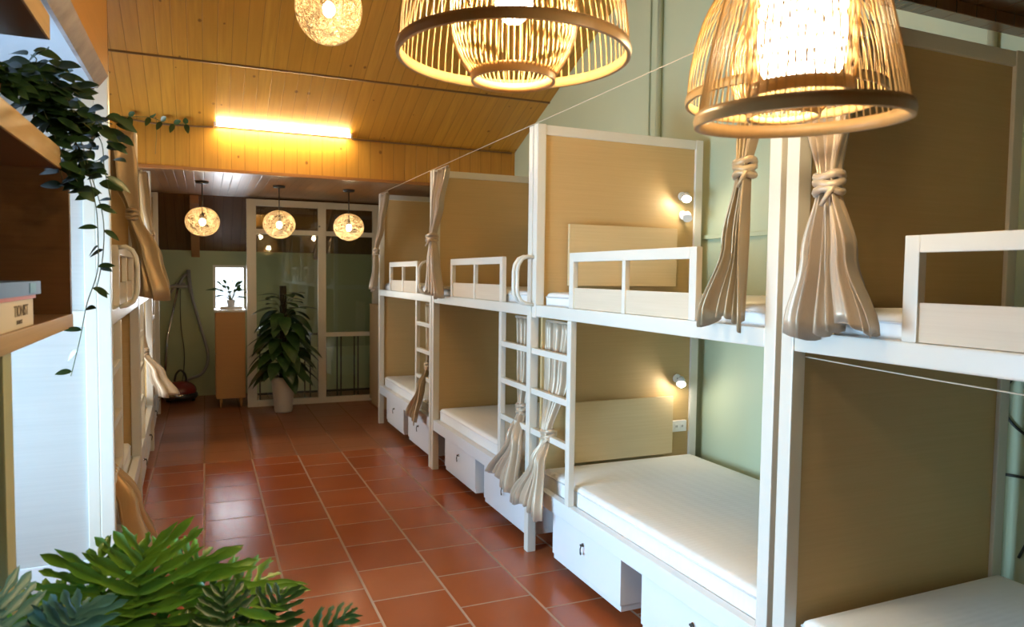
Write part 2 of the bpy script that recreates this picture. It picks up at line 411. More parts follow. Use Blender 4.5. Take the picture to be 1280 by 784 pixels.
# overhead soffit at left
bm = B(); box(bm, XL, -0.395, YN, 3.28, 2.395, 2.70); 
o = struct('trim_8', bm, M['soffit_white'], 'pale underside of the overhead bulkhead at left')
bm = B(); box(bm, -0.37, -0.345, YN, 3.28, 2.445, 3.05); box(bm, XL, -0.37, 3.25, 3.28, 2.70, 3.05); obj('veneer_face', bm, M['soffit_wood'], o)
bm = B(); sweep_box(bm, [(-0.382, 2.395), (-0.345, 2.445), (-0.37, 2.48), (-0.395, 2.48), (-0.395, 2.395)], YN, 3.275, 1); obj('moulding', bm, M['moulding'], o)
bm = B(); box(bm, XL, -0.395, 3.28, 3.286, 2.390, 2.405); box(bm, -0.352, -0.344, 3.275, 3.283, 2.465, 3.05); obj('edge_strip', bm, M['shelf'], o)
# pier under the shelf
bm = B(); box(bm, -0.75, -0.385, 1.66, 1.72, 0, 1.508, 0.004); o = struct('trim_9', bm, M['olive'], 'olive painted post below the wall shelf')
bm = B(); box(bm, -0.385, -0.362, 1.655, 1.725, 0, 1.508, 0.004); obj('edge_cap', bm, M['olive2'], o)
# right wall pipes and ledge
bm = B(); tube(bm, [(XW-0.022, 4.36, 0), (XW-0.022, 4.36, ZR)], 0.02, 10); struct('trim_10', bm, M['pipe'], 'green painted pipe up the right wall')
bm = B(); tube(bm, [(XW-0.008, 4.50, 0), (XW-0.008, 4.50, ZR)], 0.006, 6); struct('trim_11', bm, M['pipe'], 'thin painted conduit beside the wall pipe')
bm = B(); tube(bm, [(XW-0.022, 1.98, 0), (XW-0.022, 1.98, 3.0)], 0.018, 10); struct('trim_12', bm, M['pipe'], 'green painted pipe beside the near bunk')
bm = B(); box(bm, XW-0.03, XW, 1.9, 3.95, 1.93, 1.955, 0.003); struct('trim_13', bm, M['green'], 'narrow green ledge on the right wall')

# ------------------------------------------------------------------ glass partition
t = thing('glass_partition', (0, YF, 0), 'white framed glass partition wall across the far end of the aisle', 'partition')
bm = B()
H_ = 2.58
for x0, x1 in ((0.475, 0.585), (1.33, 1.43), (2.03, 2.13), (2.95, 3.03)): box(bm, x0, x1, 0, 0.06, 0, H_, 0.004)
for x0, x1 in ((0.585, 1.33), (1.43, 2.03), (2.13, 2.95)):
    box(bm, x0, x1, 0, 0.06, 0, 0.075, 0.004); box(bm, x0, x1, 0, 0.06, 2.50, H_, 0.004); box(bm, x0, x1, 0.003, 0.057, 2.155, 2.215, 0.004)
for x0, x1 in ((1.43, 2.03), (2.13, 2.95)): box(bm, x0, x1, 0.003, 0.057, 0.86, 0.915, 0.004)
obj('frame', bm, M['pvc'], t)
for x0, x1 in ((0.585, 1.33), (1.43, 2.03), (2.13, 2.95)):
    for z0, z1 in ((0.075, 2.155), (2.215, 2.50)):
        bm = B(); box(bm, x0, x1, 0.028, 0.033, z0, z1); obj('pane', bm, M['glass'], t)
bm = B(); ball(bm, (1.345, -0.02, 2.27), 0.012, 2); tube(bm, [(1.345, 0, 2.27), (1.345, -0.03, 2.27)], 0.008, 8); obj('latch', bm, M['grey'], t)
# iron railing behind the glass
t = thing('railing', (0, YF+0.16, 0), 'black iron railing of paired bars behind the glass partition', 'railing')
bm = B(); box(bm, 0.6, 2.95, -0.012, 0.012, 0.87, 0.90); box(bm, 0.6, 2.95, -0.012, 0.012, 0.12, 0.145); obj('rail', bm, M['iron'], t)
x = 0.66
k = 0
for x in (0.63, 0.93, 1.00, 1.18, 1.25, 1.45, 1.595, 1.645, 1.82, 1.87, 2.04, 2.10, 2.3, 2.36, 2.55, 2.61, 2.8, 2.93):
    bm = B(); box(bm, x-0.008, x+0.008, -0.008, 0.008, 0.0, 0.88); obj('bar', bm, M['iron'], t)

# ------------------------------------------------------------------ bunk beds
def frame_for(side, Y0, Y1, skew=0.0):
    if side == 'R': return Matrix.Translation((XR, Y1, 0)) @ Matrix.Rotation(-PI/2, 4, 'Z')
def curtain_mesh(secs, ox, n_pleat=6, seed=0, thick=0.002, ns=72, twist=0.0):
    """secs: list of (z, cu, cv, width, depth, pleat amp) from top to bottom in local (u along, v into bunk); returns bm"""
    rnd = random.Random(seed); bm = B()
    ph = [rnd.random()*6.28 for _ in range(4)]
    rows = []
    K = len(secs); NZ = 30
    for i in range(NZ+1):
        tt = i/NZ*(K-1); a = min(int(tt), K-2); f = tt-a; f2 = f*f*(3-2*f)
        S = [secs[a][j]*(1-f2)+secs[a+1][j]*f2 for j in range(6)]
        z = secs[a][0]*(1-f)+secs[a+1][0]*f
        row = []
        for s in range(ns+1):
            q = s/ns; wv = 2*PI*n_pleat*(q+0.045*math.sin(2*PI*q*1.7+ph[2])+0.03*math.sin(2*PI*q*3.1+ph[0]+z*0.8))
            u = S[1] + S[3]*(q-0.5) + 0.12*S[5]*math.sin(wv*2+ph[0])
            irregular = 1+0.35*math.sin(2*PI*q*2.3+ph[1]+z*1.1)
            v = S[2] + S[4]*math.sin(PI*q*1.0+ph[2]*0.2)*0.6 + S[5]*math.sin(wv+ph[3]+0.5*math.sin(3*z+ph[1])+twist*z)*irregular
            zz = z + (0.012*math.sin(wv+ph[2]) + 0.025*math.sin(PI*2*q+ph[1]) if i == NZ else 0)
            row.append(bm.verts.new((u, v, zz)))
        rows.append(row)
    for A, C in zip(rows[:-1], rows[1:]):
        for s in range(ns):
            f = bm.faces.new((A[s], A[s+1], C[s+1], C[s])); f.smooth = True
    bmesh.ops.recalc_face_normals(bm, faces=list(bm.faces))
    for f in bm.faces: f.smooth = True
    return bm
def curtain(secs, label, FR, tie=None, mat='curtain', group=None, seed=0, n=6, twist=0.0, hooks=None):
    u0, v0 = secs[0][1], secs[0][2]
    T = thing('curtain', (0, 0, 0), label, 'curtain', group=group)
    T.matrix_world = FR
    dr = obj('drape', curtain_mesh(secs, 0, n, seed, twist=twist), M[mat], T)
    md = dr.modifiers.new('cloth_thickness', 'SOLIDIFY'); md.thickness = 0.0025; md.use_even_offset = False
    if tie:
        z, u, v, r = tie
        bm = B()
        for dz in (-0.022, 0.0, 0.022):
            pts = [(u + r*1.0*math.cos(a), v + r*0.75*math.sin(a), z+dz+0.006*math.sin(a*2+dz*90)) for a in [2*PI*k/20 for k in range(20)]]
            tube(bm, pts, 0.013, 8, closed=True)
        tube(bm, [(u+r, v, z), (u+r*0.8, v-0.8*r, z-0.03), (u+r*0.3, v-1.1*r, z-0.07)], [0.012, 0.009, 0.006], 6)
        obj('tieback', bm, M[mat], T)
    z, u, v, w = secs[0][0], secs[0][1], secs[0][2], secs[0][3]
    bm = B(); tube(bm, [(u-w/2, v, z+0.004), (u, v, z+0.006), (u+w/2, v, z+0.004)], 0.009, 6)
    obj('heading', bm, M[mat], T)
    return T

def bunk(FR, L, ladder, where, hoff=0.010, hx=1.0, short_post=False, ztop=2.56, depth=1.18, far_u=0, pm='panel', panels=(1, 0), boxes=True, ladder_on=True, headboards=False, bl='bunk bed', panel_u=None):
    """local: u along the bunk (0..L), v into the bunk (0 front), z up. ladder: 'lo' (u=0 end) or 'hi'."""
    T = thing('bunk_bed', (0, 0, 0), where, 'bunk bed', group='white metal bunk beds in two rows'); T.matrix_world = FR
    p = 0.055
    def part(name, bm, m, par=T): return obj(name, bm, m, par)
    def ub(a, b):   # mirror helper for ladder side
        return (a, b) if ladder == 'lo' else (L-b, L-a)
    for (u, v, name) in ((0, 0, 'a'), (L-p, 0, 'b'), (0, depth-p, 'c'), (L-p, depth-p, 'd')):
        z0 = 1.43 if (short_post and name == 'a') else 0.0
        bm = B(); box(bm, u, u+p, v, v+p, z0, ztop, 0.006); part('post', bm, M['white'])
    # decks
    for z0, z1, nm in ((1.438, 1.505, 'upper_rail'), (0.345, 0.435, 'lower_rail')):
        bm = B(); box(bm, p, L-p, 0.003, 0.048, z0, z1, 0.006); box(bm, p, L-p, depth-0.05, depth-0.01, z0, z1, 0.005)
        box(bm, 0.005, p-0.005, p, depth-p, z0, z1, 0.004); box(bm, L-p+0.005, L-0.005, p, depth-p, z0, z1, 0.004)
        part(nm, bm, M['white' if nm == 'upper_rail' else 'box'])
    for z0, z1 in ((1.455, 1.475), (0.395, 0.415)):
        bm = B(); box(bm, p, L-p, 0.048, depth-0.05, z0, z1); part('deck_board', bm, M['infill'])
    # end panels
    for e in panels:
        u = 0.0 if e == 0 else L-p
        bm = B(); box(bm, u+0.016, u+p-0.016, p, depth-p, 0.435, ztop-0.055)
        o = part('end_panel', bm, M[pm if e == 0 or pm == 'panel' else 'panel'])
        bm = B(); box(bm, u+0.004, u+p-0.004, p, depth-p, ztop-0.06, ztop-0.004, 0.004)
        part('top_rail', bm, M['white'])
    # guard rail
    g0, g1 = ub(0.46, 1.53)
    bm = B(); w = 0.045
    box(bm, g0, g0+w, 0.004, 0.034, 1.505, 1.80, 0.004); box(bm, g1-w, g1, 0.004, 0.034, 1.505, 1.80, 0.004)
    box(bm, g0+w, g1-w, 0.004, 0.034, 1.752, 1.80, 0.004)
    gm = (g0+g1)/2; box(bm, gm-0.014, gm+0.014, 0.006, 0.032, 1.505, 1.752, 0.003)
    o = part('guard_rail', bm, M['white'])
    for a, b in ((g0+w, gm-0.014), (gm+0.014, g1-w)):
        bm = B(); box(bm, a, b, 0.013, 0.028, 1.507, 1.615); obj('infill_board', bm, M['infill'], o)
    # ladder
    lu0, lu1 = ub(0.455, 0.50)
    bm = B(); box(bm, lu0, lu1, 0.0, 0.035, 0.435, 1.438, 0.005)
    lad = part('ladder', bm, M['white'])
    r0, r1 = ub(0.055 if not short_post else 0.0, 0.455)
    for z in (1.215, 0.975, 0.735):
        bm = B(); box(bm, r0, r1, 0.002, 0.034, z-0.002, z+0.034, 0.006); obj('rung', bm, M['white'], lad)
    # grab handle
    hu = ub(hoff, hoff+0.024); u = (hu[0]+hu[1])/2
    bm = B(); pts = [(u, 0.0, 1.785), (u, -0.04, 1.790), (u, -0.075, 1.775), (u, -0.098, 1.74), (u, -0.105, 1.70), (u, -0.105, 1.60), (u, -0.100, 1.565), (u, -0.08, 1.53), (u, -0.045, 1.512), (u, 0.0, 1.505)]
    pts = [(q[0], q[1]*hx, q[2]) for q in pts]; tube(bm, pts, 0.011, 10); part('grab_handle', bm, M['white'])
    # storage boxes (hang under the lower deck)
    if boxes:
        far, near = ('lo', 'hi')
        spans = boxes
        for (a, b) in spans:
            bm = B(); box(bm, a, b, 0.012, 0.60, 0.115, 0.342, 0.003); d = part('storage_drawer', bm, M['box'])
            bm = B(); box(bm, a+0.004, b-0.004, 0.020, 0.56, 0.085, 0.115, 0.002); obj('drawer_plinth', bm, M['box'], d)
            bm = B(); tube(bm, [((a+b)/2, 0.014, 0.285), ((a+b)/2, 0.004, 0.285)], 0.010, 12); lk = obj('lock', bm, M['chrome'], d)
            bm = B(); um = (a+b)/2
            box(bm, um-0.008, um+0.008, -0.008, 0.004, 0.281, 0.289); tube(bm, [(um+0.004, -0.006, 0.285), (um+0.005, -0.012, 0.268), (um+0.002, -0.010, 0.25)], 0.0035, 6); ball(bm, (um+0.003, -0.009, 0.244), 0.010, 1, 1, 0.35, 1)
            obj('key', bm, M['iron'], d)
    if headboards:
        e = 0
        for z0, z1 in ((1.62, 1.985), (0.548, 0.918)):
            bm = B(); t_ = bmesh.new()
            box(t_, 0, 0.02, 0.20, 0.97, z0, z1, 0.003)
            merge(bm, t_, 0, Matrix.Translation((p+0.012, 0, 0)))
            part('backrest_board', bm, M['board'])
    return T

def mattress(FR, L, z0, h, label, group, v0=0.05, depth=1.10, inset=0.075):
    if 'nearest right' in label: depth = 1.05
    bm = B(); t_ = bmesh.new()
    # rounded slab, finely cut so the surface sags a little
    nx, ny = 24, 14
    L0, L1 = inset, L-inset; V0, V1 = v0+0.01, v0+depth-0.03
    rad = 0.03
    def prof(d):     # edge rounding
        return h - (rad - math.sqrt(max(0, rad*rad-(rad-min(d, rad))**2)))
    us = [L0, L0+0.006, L0+0.015, L0+0.03] + [L0+0.03+(L1-L0-0.06)*i/nx for i in range(1, nx)] + [L1-0.03, L1-0.015, L1-0.006, L1]
    vs_ = [V0, V0+0.006, V0+0.015, V0+0.03] + [V0+0.03+(V1-V0-0.06)*i/ny for i in range(1, ny)] + [V1-0.03, V1-0.015, V1-0.006, V1]
    rnd = random.Random(int(z0*100+L*10))
    top = [[None]*len(vs_) for _ in us]
    for i, u in enumerate(us):
        for j, v in enumerate(vs_):
            d = min(u-L0, L1-u, v-V0, V1-v)
            z = z0 + prof(d) + (0.003*math.sin(u*5+v*3)+0.002*math.sin(v*9)) * (1 if d > 0.03 else 0)
            top[i][j] = bm.verts.new((u, v, z))
    for i in range(len(us)-1):
        for j in range(len(vs_)-1):
            bm.faces.new((top[i][j], top[i+1][j], top[i+1][j+1], top[i][j+1])).smooth = True
    loop = [top[i][0] for i in range(len(us))] + [top[-1][j] for j in range(1, len(vs_))] + [top[i][-1] for i in range(len(us)-2, -1, -1)] + [top[0][j] for j in range(len(vs_)-2, 0, -1)]
    low = [bm.verts.new((v.co.x, v.co.y, z0)) for v in loop]
    n = len(loop)
    for k in range(n): bm.faces.new((loop[k], low[k], low[(k+1) % n], loop[(k+1) % n]))
    bm.faces.new(low)
    T = thing('mattress', (0, 0, 0), label, 'mattress', group=group); T.matrix_world = FR
    obj('cover', bm, M['mattress'], T)
    bm = B()
    for z in (z0+h-rad+0.002, z0+0.012):
        tube(bm, [(L0, V0, z), (L1, V0, z), (L1, V1, z), (L0, V1, z)], 0.0045, 6, closed=True)
    obj('piping', bm, M['piping'], T)
    return T

R_ = Matrix.Rotation(-PI/2, 4, 'Z')
def FRr(Y1): return Matrix.Translation((XR, Y1, 0)) @ R_
UPG, LOG = 'mattresses on the upper bunks', 'mattresses on the lower bunks'
# right row: (far end Y, length, ladder, name)
boxA = lambda L: [(0.36, 1.07), (1.25, L-0.04)]
rights = [
    ('near', 1.835, 1.975, 'hi', 'nearest right-hand white bunk bed, cut off by the right picture edge'),
    ('second', 3.832, 1.972, 'lo', 'right-hand white bunk bed with the large open lower bed, second from the camera'),
    ('third', 5.862, 2.018, 'hi', 'right-hand white bunk bed, third from the camera, between two tied curtains'),
    ('fourth', 7.90, 2.022, 'hi', 'farthest right-hand white bunk bed, next to the glass partition'),
]
for nm, Y1, L, lad, lab in rights:
    FR = FRr(Y1)
    bx = boxA(L) if nm != 'second' else [(0.30, 1.015), (1.19, L-0.03)]
    bunk(FR, L, lad, lab, short_post=(nm == 'second'), boxes=bx, headboards=(nm == 'second'), panels=(0,), depth=1.13 if nm == 'near' else 1.18)
    w = {'near': 'of the nearest right bunk', 'second': 'of the second right bunk', 'third': 'of the third right bunk', 'fourth': 'of the farthest right bunk'}[nm]
    lw = {'near': ', bottom right', 'second': ', wide open', 'third': '', 'fourth': ''}[nm]
    mattress(FR, L, 1.476, 0.105, 'thin white mattress on the upper deck ' + w, 'mattress', UPG) if False else mattress(FR, L, 1.476, 0.105, 'thin white mattress on the upper deck ' + w, UPG)
    mattress(FR, L, 0.416, 0.120, 'white quilted mattress on the lower bed %s%s' % (w, lw), LOG)
# left row, skewed by a degree or so
SK = R(1.25)
def FRl(Y0):
    x = -0.365 - (Y0-3.45)*math.tan(SK)
    return Matrix.Translation((x, Y0, 0)) @ Matrix.Rotation(PI/2+SK, 4, 'Z')
lefts = [('near', 3.45, 1.94, 'nearest left-hand white bunk bed with the pale end panel facing the camera'),
         ('middle', 5.415, 1.98, 'middle left-hand white bunk bed in front of the bright window'),
         ('far', 7.42, 1.88, 'farthest left-hand white bunk bed at the corner by the vacuum cleaner')]
for nm, Y0, L, lab in lefts:
    FR = FRl(Y0)
    T = bunk(FR, L, 'lo', lab, boxes=[(0.06, 0.80), (1.0, 1.6)], panels=(0, 1) if nm == 'near' else (1,), pm='endpanel', ztop=2.59, hoff=0.37, hx=0.75)
    w = 'of the %s left bunk' % {'near': 'nearest', 'middle': 'middle', 'far': 'farthest'}[nm]
    mattress(FR, L, 1.476, 0.105, 'thin white mattress on the upper deck ' + w, UPG)
    mattress(FR, L, 0.416, 0.12, 'white mattress on the lower bed ' + w, LOG)
    if nm == 'near':   # framing round the pale end panel facing the camera
        bm = B(); box(bm, 0.002, 0.050, 0.055, 0.10, 0.20, 2.535, 0.004); box(bm, 0.002, 0.05, 0.10, 1.125, 0.20, 0.275, 0.004)
        o = obj('panel_frame', bm, M['white'], T)
        bm = B(); box(bm, 0.014, 0.04, 0.10, 1.125, 0.275, 0.435); obj('lower_panel', bm, M['endpanel'], T)

# ------------------------------------------------------------------ curtains and wires
CG = 'tied satin curtains of the bunks'
def Yu(Y1, Y): return Y1 - Y
# right bunks: local u = Y1 - Y ; v = X - 1.78
def rc(Y1, secs, label, tie, mat='curtain', seed=0, n=6, twist=0.0):
    s2 = [(z, Y1-Y, v, w, d, a) for (z, Y, v, w, d, a) in secs]
    t2 = (tie[0], Y1-tie[1], tie[2], tie[3]) if tie else None
    return curtain(s2, label, FRr(Y1), t2, mat, CG, seed, n, twist)
# nearest bunk, far end, upper
rc(1.835, [(2.535, 1.67, 0.0, 0.19, 0.02, 0.022), (2.2, 1.64, -0.03, 0.16, 0.02, 0.022), (1.97, 1.615, -0.045, 0.055, 0.01, 0.022), (1.75, 1.605, -0.05, 0.20, 0.03, 0.030), (1.518, 1.585, -0.055, 0.37, 0.03, 0.034)],
   'large champagne curtain tied in the middle on the nearest right upper bunk', (1.965, 1.615, -0.045, 0.040), 'curtain2', 3, 6)
rc(3.832, [(2.535, 1.985, 0.0, 0.10, 0.02, 0.02), (2.2, 1.985, -0.03, 0.10, 0.02, 0.02), (2.06, 1.985, -0.045, 0.05, 0.01, 0.018), (1.80, 2.01, -0.05, 0.13, 0.03, 0.028), (1.525, 2.06, -0.055, 0.28, 0.03, 0.032)],
   'golden satin curtain tied high, at the upper near end of the second right bunk', (2.06, 1.985, -0.045, 0.036), 'curtain', 5, 5)
rc(5.862, [(2.535, 5.62, 0.0, 0.36, 0.02, 0.024), (2.25, 5.65, -0.03, 0.26, 0.02, 0.024), (1.98, 5.70, -0.05, 0.10, 0.01, 0.022), (1.78, 5.68, -0.06, 0.26, 0.03, 0.030), (1.512, 5.63, -0.07, 0.46, 0.03, 0.032)],
   'beige curtain tied at mid height on the upper third right bunk', (1.98, 5.70, -0.05, 0.055), 'curtain2', 8, 5, 1.0)
rc(7.90, [(2.535, 7.60, 0.0, 0.26, 0.02, 0.024), (2.2, 7.66, -0.03, 0.20, 0.02, 0.022), (1.92, 7.76, -0.06, 0.06, 0.01, 0.02), (1.75, 7.76, -0.07, 0.15, 0.03, 0.026), (1.512, 7.76, -0.10, 0.26, 0.03, 0.03)],
   'beige curtain tied at mid height, on the farthest right bunk beside the partition', (1.92, 7.76, -0.06, 0.036), 'curtain2', 9, 5, 1.0)
rc(3.832, [(1.405, 3.65, 0.085, 0.36, 0.02, 0.022), (1.1, 3.66, 0.08, 0.26, 0.02, 0.022), (0.74, 3.62, 0.0, 0.07, 0.01, 0.02), (0.62, 3.62, -0.05, 0.16, 0.03, 0.028), (0.34, 3.70, -0.085, 0.42, 0.03, 0.034)],
   'striped-looking beige curtain hanging behind the ladder of the second right bunk', (0.77, 3.62, 0.02, 0.045), 'curtain2', 13, 7)
rc(5.862, [(1.405, 4.13, 0.085, 0.24, 0.02, 0.022), (1.1, 4.12, 0.08, 0.19, 0.02, 0.02), (0.84, 4.06, 0.05, 0.06, 0.01, 0.02), (0.66, 4.0, -0.03, 0.18, 0.03, 0.028), (0.36, 4.13, -0.07, 0.46, 0.03, 0.032)],
   'beige curtain flaring out behind the ladder of the third right bunk', (0.84, 4.06, 0.05, 0.04), 'curtain2', 15, 6)
rc(7.90, [(1.405, 6.19, 0.085, 0.24, 0.02, 0.02), (1.1, 6.18, 0.08, 0.18, 0.02, 0.02), (0.86, 6.12, 0.05, 0.06, 0.01, 0.018), (0.68, 6.08, -0.03, 0.18, 0.03, 0.026), (0.38, 6.22, -0.07, 0.44, 0.03, 0.03)],
   'golden beige curtain flaring out behind the ladder of the farthest right bunk', (0.86, 6.12, 0.05, 0.036), 'curtain', 17, 6)
# left bunks: local u = Y - Y0, v = into bunk (towards the left)
def lc(i, secs, label, tie, mat='curtain', seed=0, n=6, twist=0.0):
    return curtain(secs, label, FRl(lefts[i][1]), tie, mat, CG, seed, n, twist)
lc(0, [(2.56, 1.78, 0.09, 0.20, -0.05, 0.05), (2.3, 1.78, 0.07, 0.18, -0.05, 0.05), (2.04, 1.78, 0.02, 0.07, -0.02, 0.025), (1.8, 1.78, -0.04, 0.14, -0.05, 0.05), (1.52, 1.77, -0.075, 0.20, -0.06, 0.065)],
   'brown beige curtain tied in the middle, at the top of the nearest left bunk', (2.04, 1.78, 0.02, 0.042), 'curtain', 21, 4)
lc(1, [(2.56, 1.80, 0.06, 0.18, -0.03, 0.03), (2.3, 1.80, 0.04, 0.15, -0.03, 0.03), (2.0, 1.80, 0.0, 0.06, -0.02, 0.02), (1.8, 1.80, -0.04, 0.12, -0.04, 0.04), (1.52, 1.80, -0.08, 0.2, -0.05, 0.05)],
   'brown beige curtain on the upper far end of the middle left bunk', (2.0, 1.80, 0.0, 0.036), 'curtain', 22, 4)
lc(1, [(1.405, 1.82, 0.10, 0.16, 0.02, 0.02), (1.1, 1.82, 0.09, 0.14, 0.02, 0.02), (0.95, 1.82, 0.06, 0.06, 0.01, 0.018), (0.75, 1.82, -0.03, 0.16, -0.05, 0.04), (0.55, 1.82, -0.10, 0.26, -0.08, 0.06)],
   'pale curtain swinging out at the lower far end of the middle left bunk', (0.95, 1.82, 0.06, 0.036), 'curtain2', 23, 5)
lc(0, [(1.405, 0.20, 0.10, 0.16, 0.02, 0.02), (1.0, 0.20, 0.10, 0.12, 0.02, 0.02), (0.86, 0.20, 0.07, 0.06, 0.01, 0.018), (0.62, 0.22, -0.03, 0.22, -0.03, 0.035), (0.34, 0.30, -0.08, 0.42, -0.05, 0.045)],
   'amber brown curtain hanging low at the near end of the nearest left bunk', (0.86, 0.20, 0.07, 0.036), 'curtain3', 24, 5)
# wires
bm = B(); tube(bm, [(1.785, 7.9, 2.562), (1.785, 5.86, 2.566), (1.785, 3.83, 2.566), (1.785, 1.84, 2.566), (1.785, -0.13, 2.566)], 0.0022, 6)
tag(obj('curtain_wire', bm, M['wire']), 'long curtain wire strung along the post tops of the right bunks', 'wire')
for (ya, yb, lab) in ((-0.08, 1.78, 'curtain wire sagging under the upper deck of the nearest right bunk'), (1.92, 3.77, 'curtain wire behind the ladder of the second right bunk'), (3.90, 5.80, 'curtain wire under the upper deck of the third right bunk'), (5.94, 7.84, 'curtain wire under the upper deck of the farthest right bunk')):
    bm = B(); n = 8; pts = [(1.835 if yb < 1.8 else 1.85, ya+(yb-ya)*k/n, (1.418-0.02*math.sin(PI*k/n)) if yb < 1.8 else 1.431) for k in range(n+1)]
    tube(bm, pts, 0.0022, 6); tag(obj('curtain_wire', bm, M['wire']), lab, 'wire')

# ------------------------------------------------------------------ reading lamps, sockets, cables
def reading_lamp(x, y, z, lab, on=True):
    t = thing('reading_lamp', (x, y, z), lab, 'lamp', group='small round reading lamps inside the second right bunk')
    bm = B(); tube(bm, [(0, 0.0, 0), (0, -0.012, 0)], 0.028, 20); obj('base', bm, M['whiteplastic'], t)
    bm = B(); tube(bm, [(0, -0.012, 0), (-0.005, -0.035, 0.004), (-0.012, -0.05, 0.0)], 0.006, 8); obj('arm', bm, M['chrome'], t)
    bm = B(); tube(bm, [(0.004, -0.045, 0.012), (-0.006, -0.062, -0.004), (-0.020, -0.080, -0.026)], [0.014, 0.024, 0.030], 20); obj('head', bm, M['whiteplastic'], t)
    if on:
        bm = B(); ball(bm, (-0.022, -0.086, -0.030), 0.017, 2); obj('bulb', bm, M['spot'], t)
PY = 3.832-0.055+0.012
for x, z, lab, on in ((2.805, 2.195, 'small lit reading lamp on the upper panel of the second right bunk', True), (2.815, 2.075, 'small unlit round reading lamp just below the lit upper one', False), (2.80, 1.025, 'small lit reading lamp on the lower panel of the second right bunk', True)):
    reading_lamp(x, PY-0.002, z, lab, on)
t = thing('wall_socket', (2.815, PY-0.002, 0.715), 'white double socket on the lower panel of the second right bunk', 'socket')
bm = B(); box(bm, -0.058, 0.058, -0.022, 0.0, -0.036, 0.036, 0.004); obj('plate', bm, M['whiteplastic'], t)
for sx in (-0.022, 0.022):
    bm = B(); box(bm, sx-0.014, sx+0.014, -0.0245, -0.021, -0.016, 0.016, 0.001); box(bm, sx-0.006, sx-0.003, -0.0255, -0.0243, -0.007, 0.007, 0, 1); box(bm, sx+0.003, sx+0.006, -0.0255, -0.0243, -0.007, 0.007, 0, 1); obj('outlet', bm, [M['whiteplastic'], M['black']], t)
bm = B(); pts = [(XW-0.012, 1.86, 1.30), (XW-0.012, 1.85, 1.24), (XW-0.02, 1.90, 1.14), (XW-0.02, 1.88, 1.04), (XW-0.02, 1.78, 0.98), (XW-0.02, 1.66, 0.96), (XW-0.02, 1.56, 1.05)]
def smooth(pts, n=6):
    P = [Vector(p) for p in pts]; out = []
    for i in range(len(P)-1):
        p0, p1, p2, p3 = P[max(i-1, 0)], P[i], P[i+1], P[min(i+2, len(P)-1)]
        for k in range(n):
            t = k/n; out.append(0.5*((2*p1)+(-p0+p2)*t+(2*p0-5*p1+4*p2-p3)*t*t+(-p0+3*p1-3*p2+p3)*t*t*t))
    out.append(P[-1]); return out
tube(bm, smooth([(XW-0.012, 1.60, 1.36), (XW-0.014, 1.78, 1.33), (XW-0.014, 1.87, 1.22), (XW-0.014, 1.84, 1.11), (XW-0.014, 1.72, 1.04), (XW-0.014, 1.55, 1.0)]), 0.006, 8)
tag(obj('power_cable', bm, M['cable']), 'dark cable looping on the green wall inside the nearest right bunk', 'cable')
bm = B(); tube(bm, smooth([(XW-0.012, 1.88, 0.88), (XW-0.013, 1.76, 0.89), (XW-0.013, 1.71, 0.87), (XW-0.013, 1.73, 0.7), (XW-0.013, 1.78, 0.56)]), 0.006, 8)
tag(obj('power_cable', bm, M['cable']), 'dark cable hanging straight down to the lower mattress of the nearest right bunk', 'cable')
t = thing('wall_socket', (XW, 1.66, 1.20), 'grey socket strip on the green wall inside the nearest right bunk', 'socket')
bm = B(); box(bm, -0.03, 0.0, -0.12, 0.08, -0.03, 0.03, 0.004); obj('plate', bm, M['whiteplastic'], t)

